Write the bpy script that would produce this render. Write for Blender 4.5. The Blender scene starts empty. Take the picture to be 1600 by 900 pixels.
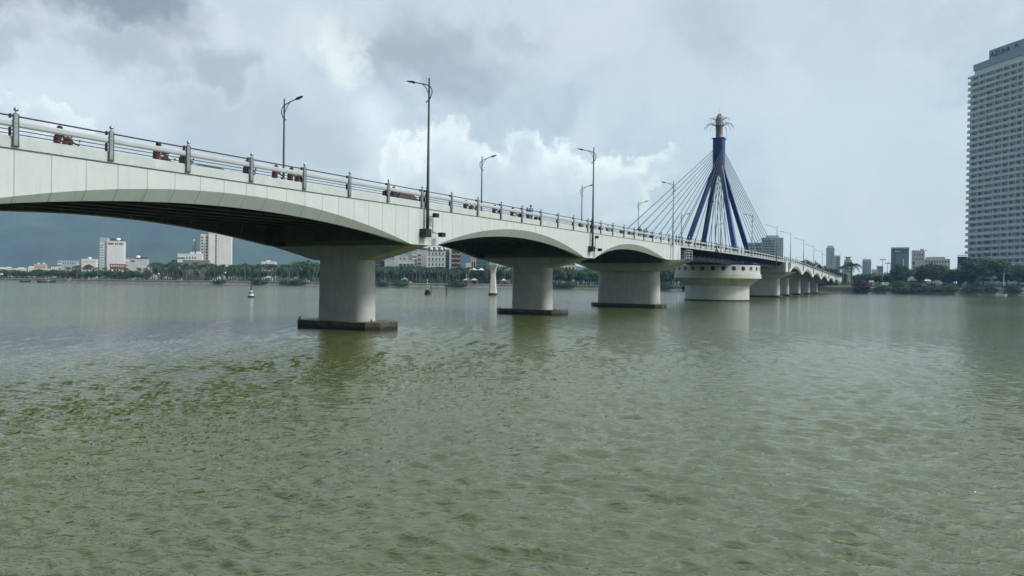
import bpy, bmesh, math, random
import numpy as np
from mathutils import Vector, Matrix

S = bpy.context.scene
C = S.collection
R = math.radians

# ------------------------------------------------------------------ camera
F = 1142.0
ROLL, PITCH, H = .0127, -.0088, 3.789
cam_d = bpy.data.cameras.new('camera')
cam = bpy.data.objects.new('camera', cam_d)
C.objects.link(cam)
cam_d.sensor_width = 36.0
cam_d.lens = 36.0 * F / 1600.0
cam_d.clip_start = 0.1
cam_d.clip_end = 20000
_f = Vector((0, math.cos(PITCH), math.sin(PITCH)))
_u0 = Vector((0, -math.sin(PITCH), math.cos(PITCH)))
_r0 = Vector((1, 0, 0))
_r = _r0 * math.cos(ROLL) + _u0 * math.sin(ROLL)
_u = -_r0 * math.sin(ROLL) + _u0 * math.cos(ROLL)
M_ = Matrix((_r, _u, -_f)).transposed().to_4x4()
M_.translation = (0, 0, H)
cam.matrix_world = M_
S.camera = cam

# ------------------------------------------------------------------ render settings
S.render.engine = 'CYCLES'
S.cycles.use_denoising = True
S.cycles.max_bounces = 6
S.cycles.diffuse_bounces = 3
S.cycles.glossy_bounces = 3
S.cycles.transmission_bounces = 2
S.cycles.volume_bounces = 0
S.cycles.sample_clamp_indirect = 3.0
S.cycles.sample_clamp_direct = 6.0
S.cycles.caustics_reflective = False
S.cycles.caustics_refractive = False
S.view_settings.view_transform = 'Standard'
S.view_settings.look = 'None'
S.view_settings.exposure = 0.47
S.view_settings.gamma = 1.0
S.view_settings.use_curve_mapping = False


def ray(u, y):
    a, b = u - 800, y - 450
    c, s = math.cos(ROLL), math.sin(ROLL)
    a, b = a * c + b * s, -a * s + b * c
    cp, sp = math.cos(PITCH), math.sin(PITCH)
    return Vector((a / F, cp + b / F * sp, sp - b / F * cp))


def at(u, y, Y):
    r = ray(u, y)
    k = Y / r.y
    return Vector((r.x * k, Y, H + r.z * k))


# ------------------------------------------------------------------ sun and sky
SUN = Vector((.72, -.22, .68)).normalized()
sl = bpy.data.lights.new('sun', 'SUN')
sl.energy = 1.75
sl.angle = R(12)
sl.color = (1.0, .995, .98)
so = bpy.data.objects.new('sun', sl)
C.objects.link(so)
so.rotation_euler = (-SUN).to_track_quat('-Z', 'Y').to_euler()

W_ = bpy.data.worlds.new("World")
S.world = W_
W_.use_nodes = True
nt = W_.node_tree
nt.nodes.clear()


class NG:
    """small helper to write node trees"""
    def __init__(s, tree):
        s.t = tree

    def n(s, typ, **kw):
        nd = s.t.nodes.new(typ)
        for k, v in kw.items():
            setattr(nd, k, v)
        return nd

    def link(s, a, b):
        s.t.links.new(a, b)

    def put(s, sock, v):
        if isinstance(v, (int, float, tuple, list)):
            if isinstance(v, (tuple, list)) and len(v) == 3 and sock.type == 'RGBA':
                v = (*v, 1)
            sock.default_value = v
        else:
            s.link(v, sock)

    def math(s, op, a, b=0.0, c=None, clamp=False):
        nd = s.n('ShaderNodeMath', operation=op, use_clamp=clamp)
        s.put(nd.inputs[0], a)
        s.put(nd.inputs[1], b)
        if c is not None:
            s.put(nd.inputs[2], c)
        return nd.outputs[0]

    def vmath(s, op, a, b=None):
        nd = s.n('ShaderNodeVectorMath', operation=op)
        s.put(nd.inputs[0], a)
        if b is not None:
            s.put(nd.inputs[1], b)
        return nd.outputs['Value'] if op in ('LENGTH', 'DOT_PRODUCT') else nd.outputs[0]

    def remap(s, v, a, b, c=0.0, d=1.0, smooth=True):
        nd = s.n('ShaderNodeMapRange')
        nd.interpolation_type = 'SMOOTHSTEP' if smooth else 'LINEAR'
        s.put(nd.inputs[0], v)
        for i, x in enumerate((a, b, c, d)):
            nd.inputs[i + 1].default_value = x
        return nd.outputs[0]

    def mix(s, fac, a, b, typ='MIX'):
        nd = s.n('ShaderNodeMix', data_type='RGBA', blend_type=typ)
        s.put(nd.inputs[0], fac)
        s.put(nd.inputs[6], a)
        s.put(nd.inputs[7], b)
        return nd.outputs[2]

    def noise(s, vec, scale, detail=4, rough=.55, dist=0.0, color=False):
        nd = s.n('ShaderNodeTexNoise')
        if vec is not None:
            s.put(nd.inputs['Vector'], vec)
        nd.inputs['Scale'].default_value = scale
        nd.inputs['Detail'].default_value = detail
        nd.inputs['Roughness'].default_value = rough
        nd.inputs['Distortion'].default_value = dist
        return nd.outputs['Color'] if color else nd.outputs[0]


def build_world():
    g = NG(nt)
    tc = g.n('ShaderNodeTexCoord').outputs['Generated']
    d0 = g.vmath('NORMALIZE', tc)
    nis = g.n('ShaderNodeTexSky', sky_type='NISHITA')
    nis.sun_disc = False
    nis.sun_elevation = math.asin(SUN.z)
    nis.sun_rotation = math.atan2(SUN.x, SUN.y)
    nis.air_density = 1.5
    nis.dust_density = 3.0
    sep = g.n('ShaderNodeSeparateXYZ')
    g.link(d0, sep.inputs[0])
    z = sep.outputs[2]
    x = sep.outputs[0]

    def warped(scale, amt, detail, rough=.55):
        c = g.noise(d0, scale, detail, rough, color=True)
        o = g.vmath('SUBTRACT', c, (.5, .5, .5))
        return g.vmath('ADD', d0, g.vmath('MULTIPLY', o, (amt, amt, amt * .8)))

    wA = warped(5.5, .30, 8, .62)
    wB = warped(15.0, .13, 9, .66)

    def blob(vec, u, y, ru, ry):
        c = ray(u, y).normalized()
        o = g.vmath('SUBTRACT', vec, tuple(c))
        o = g.vmath('MULTIPLY', o, (F / ru, F / ru * .6, F / ry))
        return g.vmath('LENGTH', o)

    def soft(vec, u, y, ru, ry, amt, lo_=.15):
        return g.math('MULTIPLY', g.remap(blob(vec, u, y, ru, ry), lo_, 1.0, 1, 0), amt)

    # broad sheet of stratus, cooler to the right and towards the horizon
    base = g.mix(g.remap(x, -.45, .25), (.395, .470, .580), (.368, .492, .596))
    base = g.mix(g.remap(z, .02, .36), base, (.430, .525, .615))
    fb = g.noise(wA, 3.2, 6, .6)
    base = g.mix(g.math('MULTIPLY', g.remap(fb, .42, .66), .42), base, (.55, .64, .71))
    base = g.mix(g.math('MULTIPLY', g.remap(fb, .52, .32), .50), base, (.31, .38, .475))
    fine = g.noise(wA, 9.0, 7, .6)
    base = g.mix(g.math('MULTIPLY', g.remap(fine, .40, .72), g.remap(x, .30, -.2, .34, .50)), base, (.56, .64, .70))

    # grey and dark clouds
    dark = [(150, 15, 150, 65, .95), (225, 55, 90, 45, .75), (350, 115, 95, 42, .48), (180, 105, 85, 40, .45),
            (660, 80, 150, 62, .42), (720, 95, 80, 40, .25), (420, 230, 200, 75, .30), (640, 55, 90, 55, .22), (10, 75, 60, 40, .40),
            (870, 335, 160, 45, .20), (800, 30, 80, 25, .25), (330, 175, 110, 40, .30)]
    tot = None
    for b in dark:
        v = soft(wA, *b, .32)
        tot = v if tot is None else g.math('MAXIMUM', tot, v)
    base = g.mix(tot, base, (.195, .235, .300))
    # bright thin openings
    for b in [(535, 85, 50, 60, .75), (585, 165, 55, 50, .5), (90, 150, 160, 55, .30), (600, 230, 60, 70, .45), (330, 60, 90, 45, .25), (470, 55, 60, 60, .25)]:
        base = g.mix(soft(wB, *b), base, (.70, .795, .835))
    # cumulus banked up behind the bridge
    cum = [(705, 262, 62, 72), (760, 290, 75, 60), (825, 248, 55, 60), (800, 300, 120, 60), (880, 275, 60, 55), (955, 300, 62, 62), (620, 250, 38, 58),
           (1030, 250, 45, 24), (1000, 275, 40, 24), (80, 195, 48, 34), (8, 175, 30, 34), (660, 300, 60, 50), (900, 320, 120, 45)]
    tot = None
    for b in cum:
        v = g.math('SUBTRACT', 1.0, blob(wB, *b))
        tot = v if tot is None else g.math('SMOOTH_MAX', tot, v, .12)
    det = g.noise(wB, 22.0, 8, .66)
    tot = g.math('ADD', tot, g.math('MULTIPLY', g.math('SUBTRACT', det, .5), .35))
    mask = g.remap(tot, .02, .26)
    rim = g.remap(tot, .16, .72, 1.0, .30)
    fade = g.remap(z, .050, .165, .05, 1.0)
    core = g.remap(g.noise(wB, 9.0, 8, .62), .36, .64)
    ccol = g.mix(core, (.46, .555, .625), (.70, .80, .84))
    base = g.mix(g.math('MULTIPLY', g.math('MULTIPLY', mask, fade), rim), base, ccol)
    # the veiled sun lights the clouds round it (behind the viewer)
    sd = g.vmath('DOT_PRODUCT', d0, tuple(SUN))
    base = g.mix(g.remap(sd, .60, .99), base, (1.15, 1.20, 1.22))
    # dark sky added out of view, behind the left shoulder, to shade the piers
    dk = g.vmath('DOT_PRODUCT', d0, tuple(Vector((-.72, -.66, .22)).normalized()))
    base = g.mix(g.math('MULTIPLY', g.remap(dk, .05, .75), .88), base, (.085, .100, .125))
    # the low sky is bluer and brighter than what arrives through the haze
    low = g.remap(z, .0, .30, 1.0, 0.0, False)
    base = g.mix(low, base, g.mix(1.0, base, (1.0, 1.17, 1.36), 'MULTIPLY'))
    # below the horizon only the water plane's far edge is met
    base = g.mix(g.remap(z, -.001, -.05), base, (.20, .23, .22))
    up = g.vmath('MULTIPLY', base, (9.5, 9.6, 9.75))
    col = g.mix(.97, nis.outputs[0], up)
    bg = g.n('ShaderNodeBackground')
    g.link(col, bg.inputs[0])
    bg.inputs[1].default_value = 0.10
    out = g.n('ShaderNodeOutputWorld')
    g.link(bg.outputs[0], out.inputs[0])


build_world()

# ------------------------------------------------------------------ materials
MATS = {}


def pm(name, col, rough=.6, var=.12, scale=2.0, metal=0.0, streak=0.0, bump=0.0, rnd=0.0, spec=.4, trans=0.0, world=False, streak_col=None):
    """procedural material: base colour mottled by two noises, optional vertical streaks, bump and per-object variation"""
    if name in MATS:
        return MATS[name]
    m = bpy.data.materials.new(name)
    m.use_nodes = True
    t = m.node_tree
    g = NG(t)
    b = t.nodes['Principled BSDF']
    tc = g.n('ShaderNodeTexCoord').outputs['Object']
    if world:
        tc = g.n('ShaderNodeNewGeometry').outputs['Position']
    n1 = g.noise(tc, scale, 5, .6)
    lo = tuple(c * (1 - var) for c in col)
    hi = tuple(min(1, c * (1 + var)) for c in col)
    c = g.mix(g.remap(n1, .32, .68), lo, hi)
    if streak:
        mp = g.n('ShaderNodeMapping')
        g.link(tc, mp.inputs[0])
        mp.inputs['Scale'].default_value = (1.7, 1.7, .10)
        n2 = g.noise(mp.outputs[0], 1.6, 6, .65)
        c = g.mix(g.math('MULTIPLY', g.remap(n2, .50, .78), streak), c, streak_col or tuple(q * .42 for q in col))
    if rnd:
        oi = g.n('ShaderNodeObjectInfo').outputs['Random']
        hs = g.n('ShaderNodeHueSaturation')
        g.link(c, hs.inputs['Color'])
        g.link(g.remap(oi, 0, 1, .5 - rnd * .10, .5 + rnd * .06, False), hs.inputs['Hue'])
        g.link(g.remap(oi, 0, 1, 1 - rnd, 1 + rnd, False), hs.inputs['Value'])
        c = hs.outputs[0]
    g.link(c, b.inputs['Base Color'])
    b.inputs['Roughness'].default_value = rough
    b.inputs['Metallic'].default_value = metal
    b.inputs['Specular IOR Level'].default_value = spec
    if bump:
        bn = g.n('ShaderNodeBump')
        bn.inputs['Strength'].default_value = bump
        bn.inputs['Distance'].default_value = .05
        g.link(g.noise(tc, scale * 6, 4, .6), bn.inputs['Height'])
        g.link(bn.outputs[0], b.inputs['Normal'])
    if trans:
        tr = g.n('ShaderNodeBsdfTranslucent')
        g.link(c, tr.inputs[0])
        ms = g.n('ShaderNodeMixShader')
        ms.inputs[0].default_value = trans
        g.link(b.outputs[0], ms.inputs[1])
        g.link(tr.outputs[0], ms.inputs[2])
        g.link(ms.outputs[0], t.nodes['Material Output'].inputs[0])
    MATS[name] = m
    return m


def fascia_mat():
    """painted concrete panels: joints every 1.47 m along the bridge, faint runs below the ledge"""
    m = bpy.data.materials.new('fascia_paint')
    m.use_nodes = True
    t = m.node_tree
    g = NG(t)
    b = t.nodes['Principled BSDF']
    tc = g.n('ShaderNodeTexCoord').outputs['Object']
    sx = g.n('ShaderNodeSeparateXYZ')
    g.link(tc, sx.inputs[0])
    n1 = g.noise(tc, .8, 5, .6)
    c = g.mix(g.remap(n1, .3, .7), (.545, .60, .60), (.60, .65, .645))
    fl = g.math('FLOOR', g.math('DIVIDE', sx.outputs[0], 1.47))
    wn = g.n('ShaderNodeTexWhiteNoise', noise_dimensions='1D')
    g.link(fl, wn.inputs['W'])
    c = g.mix(g.math('MULTIPLY', wn.outputs[0], .10), c, (.42, .46, .44))
    mp = g.n('ShaderNodeMapping')
    g.link(tc, mp.inputs[0])
    mp.inputs['Scale'].default_value = (2.2, 1, .16)
    n2 = g.noise(mp.outputs[0], 1.5, 6, .7)
    c = g.mix(g.math('MULTIPLY', g.remap(n2, .50, .78), .38), c, (.30, .335, .315))
    fr = g.math('FRACT', g.math('DIVIDE', sx.outputs[0], 1.47))
    dd = g.math('ABSOLUTE', g.math('SUBTRACT', fr, .5))
    j = g.math('GREATER_THAN', dd, .5 - .016)
    c = g.mix(g.math('MULTIPLY', j, .52), c, (.14, .15, .15))
    g.link(c, b.inputs['Base Color'])
    b.inputs['Roughness'].default_value = .55
    MATS['fascia_paint'] = m
    return m


def parapet_mat():
    m = bpy.data.materials.new('parapet_paint')
    m.use_nodes = True
    t = m.node_tree
    g = NG(t)
    b = t.nodes['Principled BSDF']
    tc = g.n('ShaderNodeTexCoord').outputs['Object']
    n1 = g.noise(tc, 1.3, 6, .65)
    c = g.mix(g.remap(n1, .3, .7), (.48, .525, .52), (.57, .615, .605))
    mp = g.n('ShaderNodeMapping')
    g.link(tc, mp.inputs[0])
    mp.inputs['Scale'].default_value = (1.2, 1, 3.0)
    n2 = g.noise(mp.outputs[0], 2.6, 8, .75)
    c = g.mix(g.math('MULTIPLY', g.remap(n2, .56, .70), .65), c, (.20, .21, .19))
    g.link(c, b.inputs['Base Color'])
    b.inputs['Roughness'].default_value = .7
    return m


def water_mat():
    m = bpy.data.materials.new('river_water')
    m.use_nodes = True
    t = m.node_tree
    g = NG(t)
    b = t.nodes['Principled BSDF']
    geo = g.n('ShaderNodeNewGeometry').outputs['Position']
    mp = g.n('ShaderNodeMapping')
    g.link(geo, mp.inputs[0])
    mp.inputs['Rotation'].default_value = (0, 0, R(14))
    mp.inputs['Scale'].default_value = (.38, 1.0, 1.0)
    big = g.noise(geo, .035, 3, .5)
    c = g.mix(g.remap(big, .35, .65), (.074, .097, .021), (.100, .121, .030))
    g.link(c, b.inputs['Base Color'])
    b.inputs['Roughness'].default_value = .085
    b.inputs['IOR'].default_value = 2.0
    b.inputs['Specular IOR Level'].default_value = .5
    h1 = g.noise(mp.outputs[0], 2.2, 2, .5, .7)
    h2 = g.noise(mp.outputs[0], 5.5, 2, .5, .9)
    h3 = g.noise(mp.outputs[0], 10.5, 2, .5, .8)

    def ridged(h):
        return g.math('SUBTRACT', 1.0, g.math('ABSOLUTE', g.math('MULTIPLY', g.math('SUBTRACT', h, .5), 2.6)))
    hh = g.math('ADD', g.math('MULTIPLY', ridged(h1), .040), g.math('ADD', g.math('MULTIPLY', ridged(h2), .021), g.math('MULTIPLY', ridged(h3), .0045)))
    bn = g.n('ShaderNodeBump')
    bn.inputs['Strength'].default_value = 1.0
    bn.inputs['Distance'].default_value = 1.0
    gust = g.noise(geo, .02, 3, .5)
    g.link(g.math('MULTIPLY', hh, g.remap(gust, .35, .65, .75, 1.15)), bn.inputs['Height'])
    g.link(bn.outputs[0], b.inputs['Normal'])
    return m


M_FASCIA = fascia_mat()
M_PARAPET = parapet_mat()
M_WATER = water_mat()
M_CONC = pm('pier_concrete', (.46, .48, .455), .75, .10, .7, streak=.45, bump=.1)
M_DRUM = pm('drum_paint', (.56, .58, .56), .65, .10, .6, streak=.55)
M_FOOT = pm('wet_footing', (.060, .060, .038), .55, .5, 1.1, streak=.5, bump=.3)
def tide(m):
    """olive slime above, black weed at the waterline"""
    g = NG(m.node_tree)
    b = m.node_tree.nodes['Principled BSDF']
    src = b.inputs['Base Color'].links[0].from_socket
    pos = g.n('ShaderNodeNewGeometry').outputs['Position']
    sp = g.n('ShaderNodeSeparateXYZ')
    g.link(pos, sp.inputs[0])
    zz = g.math('ADD', sp.outputs[2], g.math('MULTIPLY', g.math('SUBTRACT', g.noise(pos, 1.3, 4), .5), .35))
    c = g.mix(g.remap(zz, .14, .30), (.012, .014, .010), src)
    c = g.mix(g.remap(zz, .46, .62), c, (.13, .12, .065))
    g.link(c, b.inputs['Base Color'])


tide(M_FOOT)
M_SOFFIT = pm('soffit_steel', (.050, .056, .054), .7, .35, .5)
M_GREYP = pm('grey_rib', (.16, .17, .165), .7, .2, .8)
M_ASPH = pm('asphalt', (.055, .055, .055), .9, .2, 2.0)
M_BLUE = pm('tower_blue', (.014, .058, .215), .42, .18, .5)
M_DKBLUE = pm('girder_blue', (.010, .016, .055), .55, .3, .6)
M_RAILD = pm('dark_rail', (.035, .030, .032), .45, .2, 3.0)
M_RAILW = pm('white_rail', (.45, .49, .50), .42, .06, 1.5)
M_GALV = pm('galvanised', (.27, .32, .315), .40, .15, 4.0, metal=.55)
M_POSTD = pm('post_edge', (.075, .095, .095), .45, .2, 4.0, metal=.4)
M_CHROME = pm('chrome_ball', (.55, .57, .58), .15, .05, 4.0, metal=1.0)
M_LAMP = pm('lamp_steel', (.055, .075, .085), .45, .2, 2.0, metal=.3)
M_LAMPL = pm('lamp_steel_pale', (.20, .23, .25), .45, .2, 2.0, metal=.3)
M_BLACK = pm('black_box', (.012, .013, .014), .5, .2, 3.0)
M_GLASSL = pm('lamp_glass', (.35, .38, .40), .15, .05, 3.0)
M_CABLE = pm('cable_sheath', (.028, .031, .036), .5, .2, .5)
M_CREAM = pm('finial_gold', (.155, .150, .110), .45, .3, 1.6, metal=.2)
M_PALE = pm('finial_pale', (.42, .45, .46), .4, .3, 2.2, metal=.4)
M_YELLOW = pm('sign_yellow', (.42, .30, .07), .5, .2, 2.0)
M_RED = pm('maroon_paint', (.080, .022, .022), .35, .25, 6.0)
M_REDC = pm('maroon_cloth', (.090, .026, .025), .85, .3, 9.0)
M_RUBBER = pm('rubber', (.012, .012, .012), .8, .1, 5.0)
M_GLASS = pm('window_glass', (.030, .038, .045), .12, .3, .8, spec=.6)
M_WHITE = pm('white_wall', (.70, .72, .72), .7, .06, .25, streak=.16)
M_STONE = pm('embankment_stone', (.13, .135, .12), .85, .3, .5, streak=.4)
M_SKIN = pm('skin', (.36, .20, .13), .6, .1, 8.0)
M_HAIR = pm('hair', (.015, .012, .011), .7, .2, 9.0)


# ------------------------------------------------------------------ mesh builder
class MB:
    def __init__(s):
        s.v, s.f, s.m = [], [], []
        s.mats = []

    def mi(s, mat):
        if mat not in s.mats:
            s.mats.append(mat)
        return s.mats.index(mat)

    def poly(s, pts, mat):
        b = len(s.v)
        s.v += [tuple(p) for p in pts]
        s.f.append(tuple(range(b, b + len(pts))))
        s.m.append(s.mi(mat))

    def box(s, x0, x1, y0, y1, z0, z1, mat):
        b = len(s.v)
        s.v += [(x0, y0, z0), (x1, y0, z0), (x1, y1, z0), (x0, y1, z0), (x0, y0, z1), (x1, y0, z1), (x1, y1, z1), (x0, y1, z1)]
        k = s.mi(mat)
        for q in ((0, 3, 2, 1), (4, 5, 6, 7), (0, 1, 5, 4), (1, 2, 6, 5), (2, 3, 7, 6), (3, 0, 4, 7)):
            s.f.append(tuple(b + i for i in q))
            s.m.append(k)
        return s

    def tube(s, pts, r, mat, n=8, cap=True):
        pts = [Vector(p) for p in pts]
        rs = r if isinstance(r, (list, tuple)) else [r] * len(pts)
        k = s.mi(mat)
        rings = []
        for i, p in enumerate(pts):
            a = pts[max(i - 1, 0)]
            c = pts[min(i + 1, len(pts) - 1)]
            d = (c - a).normalized()
            ref = Vector((0, 0, 1)) if abs(d.z) < .95 else Vector((1, 0, 0))
            e1 = d.cross(ref).normalized()
            e2 = e1.cross(d).normalized()
            b = len(s.v)
            for j in range(n):
                t = 2 * math.pi * j / n
                s.v.append(tuple(p + (e1 * math.cos(t) + e2 * math.sin(t)) * rs[i]))
            rings.append(b)
        for a, b in zip(rings, rings[1:]):
            for j in range(n):
                s.f.append((a + j, a + (j + 1) % n, b + (j + 1) % n, b + j))
                s.m.append(k)
        if cap:
            s.f.append(tuple(rings[0] + j for j in reversed(range(n))))
            s.m.append(k)
            s.f.append(tuple(rings[-1] + j for j in range(n)))
            s.m.append(k)
        return s

    def lathe(s, prof, n, mat, o=(0, 0, 0)):
        k = s.mi(mat)
        b = len(s.v)
        for (r, z) in prof:
            for j in range(n):
                t = 2 * math.pi * j / n
                s.v.append((o[0] + r * math.cos(t), o[1] + r * math.sin(t), o[2] + z))
        for i in range(len(prof) - 1):
            for j in range(n):
                s.f.append((b + i * n + j, b + i * n + (j + 1) % n, b + (i + 1) * n + (j + 1) % n, b + (i + 1) * n + j))
                s.m.append(k)
        s.f.append(tuple(b + j for j in reversed(range(n))))
        s.m.append(k)
        s.f.append(tuple(b + (len(prof) - 1) * n + j for j in range(n)))
        s.m.append(k)
        return s

    def loft(s, rings, mat, cap=True):
        k = s.mi(mat)
        b = len(s.v)
        n = len(rings[0])
        for r in rings:
            s.v += [tuple(p) for p in r]
        for i in range(len(rings) - 1):
            for j in range(n):
                s.f.append((b + i * n + j, b + i * n + (j + 1) % n, b + (i + 1) * n + (j + 1) % n, b + (i + 1) * n + j))
                s.m.append(k)
        if cap:
            s.f.append(tuple(b + j for j in reversed(range(n))))
            s.m.append(k)
            s.f.append(tuple(b + (len(rings) - 1) * n + j for j in range(n)))
            s.m.append(k)
        return s

    def build(s, name, parent=None, smooth=False, loc=(0, 0, 0), recalc=True, bevel=0.0):
        me = bpy.data.meshes.new(name)
        me.from_pydata(s.v, [], s.f)
        for m in s.mats:
            me.materials.append(m)
        me.polygons.foreach_set('material_index', s.m)
        if recalc:
            bm = bmesh.new()
            bm.from_mesh(me)
            bmesh.ops.recalc_face_normals(bm, faces=bm.faces)
            if bevel:
                bmesh.ops.bevel(bm, geom=[e for e in bm.edges if len(e.link_faces) == 2 and e.calc_face_angle(0) > .6], offset=bevel, segments=2, affect='EDGES', profile=.5)
            bm.to_mesh(me)
            bm.free()
        if smooth:
            me.polygons.foreach_set('use_smooth', [True] * len(me.polygons))
        me.update()
        o = bpy.data.objects.new(name, me)
        C.objects.link(o)
        o.location = loc
        if parent:
            o.parent = parent
        return o


def smooth_by_angle(o, ang=35):
    me = o.data
    bm = bmesh.new()
    bm.from_mesh(me)
    for f in bm.faces:
        f.smooth = True
    for e in bm.edges:
        e.smooth = not (len(e.link_faces) == 2 and e.calc_face_angle(0) > R(ang))
    bm.to_mesh(me)
    bm.free()
    return o


def tag(o, label=None, cat=None, group=None, kind=None):
    if label:
        o['label'] = label
    if cat:
        o['category'] = cat
    if group:
        o['group'] = group
    if kind:
        o['kind'] = kind
    return o


def thing(name, label, cat, loc=(0, 0, 0), rz=0.0, group=None):
    o = bpy.data.objects.new(name, None)
    o.empty_display_size = .3
    C.objects.link(o)
    o.location = loc
    o.rotation_euler = (0, 0, rz)
    return tag(o, label, cat, group)


KIDS = {}


def dup(root, loc, rz=0.0, scale=None, label=None, group=None, mats=None):
    """a copy of a thing with copies of its parts and sub-parts; mats swaps materials on the copies (own mesh then)"""
    def cp(o, parent):
        c = o.copy()
        C.objects.link(c)
        if parent is not None:
            c.parent = parent
        if mats and c.type == 'MESH':
            if any(m in mats for m in c.data.materials):
                c.data = c.data.copy()
                for i, m in enumerate(c.data.materials):
                    if m in mats:
                        c.data.materials[i] = mats[m]
        for ch in [q for q in ALL_CHILDREN(o)]:
            cp(ch, c)
        return c
    r = cp(root, None)
    r.location = loc
    r.rotation_euler = (0, 0, rz)
    if scale is not None:
        r.scale = scale if isinstance(scale, (tuple, list)) else (scale,) * 3
    if label:
        r['label'] = label
    if group:
        r['group'] = group
    return r


def ALL_CHILDREN(o):
    return list(o.children)


# ------------------------------------------------------------------ bridge frame
X0, Y0, HD = -20.078, 29.417, .4936
BROT = math.pi / 2 - HD
WID = 14.26
J0, SPN = 28.48, 32.536


def J(k):
    return J0 + SPN * k


def B(t, w, z=0.0):
    return Vector((X0 + t * math.sin(HD) - w * math.cos(HD), Y0 + t * math.cos(HD) + w * math.sin(HD), z))


ZP = [(-120, 8.26), (0, 9.36), (50, 9.82), (93.6, 10.24), (125, 10.62), (158, 10.95), (190, 11.15), (222, 11.22), (256, 10.98), (288, 10.42), (321, 9.80), (353, 9.22), (386, 8.72), (419, 8.35), (460, 8.0)]


def zp(t):
    xs = [a for a, _ in ZP]
    ys = [b for _, b in ZP]
    i = int(np.clip(np.searchsorted(xs, t) - 1, 0, len(xs) - 2))
    # catmull-rom for a smooth profile
    def sl(k):
        k0, k1 = max(k - 1, 0), min(k + 1, len(xs) - 1)
        return (ys[k1] - ys[k0]) / (xs[k1] - xs[k0])
    h = xs[i + 1] - xs[i]
    q = (t - xs[i]) / h
    m0, m1 = sl(i) * h, sl(i + 1) * h
    return (2 * q**3 - 3 * q**2 + 1) * ys[i] + (q**3 - 2 * q**2 + q) * m0 + (-2 * q**3 + 3 * q**2) * ys[i + 1] + (q**3 - q**2) * m1


def rng(a, b, step):
    n = max(1, int(math.ceil((b - a) / step)))
    return [a + (b - a) * i / n for i in range(n + 1)]


def arch(t, a, b, zc, za, zb):
    """z of the arched lower edge between springs at a and b, and the depth 0..1 of the bevel there"""
    q = (t - (a + b) / 2) / ((b - a) / 2)
    q = max(-1, min(1, q))
    zs = za + (zb - za) * (q + 1) / 2
    return zc - (zc - zs) * q * q, 1 - q * q


def sweep(mb, ts, section, mat):
    """closed cross sections (w, z) swept along the bridge"""
    mb.loft([[(t, w, z) for (w, z) in section(t)] for t in ts], mat)


# ------------------------------------------------------------------ railings shared by all three bridge things
def post_mesh():
    a = MB()
    for s in (-1, 1):
        a.tube([(s * .092, 0, -.36), (s * .092, 0, .90)], .038, M_POSTD, 8)
    a.box(-.072, .072, -.030, .030, -.36, .50, M_GALV)
    a.box(-.072, .072, -.030, .030, .515, .92, M_GALV)
    a.box(-.15, .15, -.02, .10, -.40, -.365, M_POSTD)
    for z in (.10, .26, .82):
        a.box(-.20, -.147, .03, .15, z - .10, z + .07, M_RAILD)
    a.box(-.20, -.147, .03, .16, .0, .36, M_RAILD)
    o = a.build('railing_post')
    b = MB()
    b.lathe([(.05, .92), (.05, .96), (.028, .985), (.06, 1.0), (.088, 1.04), (.092, 1.075), (.08, 1.12), (.045, 1.15), (.012, 1.16)], 14, M_CHROME)
    k = b.build('ball_cap', smooth=True)
    C.objects.unlink(o)
    C.objects.unlink(k)
    return o.data, k.data


POST_ME, BALL_ME = post_mesh()


def add_post(parent, t, w, side):
    o = bpy.data.objects.new('railing_post', POST_ME)
    C.objects.link(o)
    o.parent = parent
    o.location = (t, w, zp(t))
    if side > 0:
        o.rotation_euler = (0, 0, math.pi)
    k = bpy.data.objects.new('ball_cap', BALL_ME)
    C.objects.link(k)
    k.parent = o


def railing(parent, t0, t1, w, out, posts):
    """out = -1 near side, +1 far side: posts hang on the outer face of the parapet"""
    ts = rng(t0, t1, 4.0)
    wi = w + .02 * out
    for nm, dz, r, mat, n in (('top_rail', .82, .034, M_RAILD, 8), ('lower_rail', .26, .021, M_RAILD, 6), ('lower_rail', .10, .021, M_RAILD, 6)):
        MB().tube([(t, wi, zp(t) + dz) for t in ts], r, mat, n).build(nm, parent, smooth=True)
    mb = MB()
    sec = [(-.05, .385), (.05, .385), (.085, .44), (.085, .58), (.05, .64), (-.05, .64), (-.085, .58), (-.085, .44)]
    mb.loft([[(t, wi + a, zp(t) + b) for a, b in sec] for t in ts], M_RAILW)
    mb.build('guard_beam', parent)
    for t in posts:
        add_post(parent, t, w + .12 * out, out)


# ------------------------------------------------------------------ piers
def stadium(a, b, n=10):
    """outline across the bridge: half length a, half thickness b, round ends"""
    pts = []
    for s, base in ((1, 0), (-1, math.pi)):
        for i in range(n + 1):
            q = -math.pi / 2 + math.pi * i / n + base + math.pi / 2
            pts.append((b * math.cos(q), (a - b) * s + b * math.sin(q)))
    return pts


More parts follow.
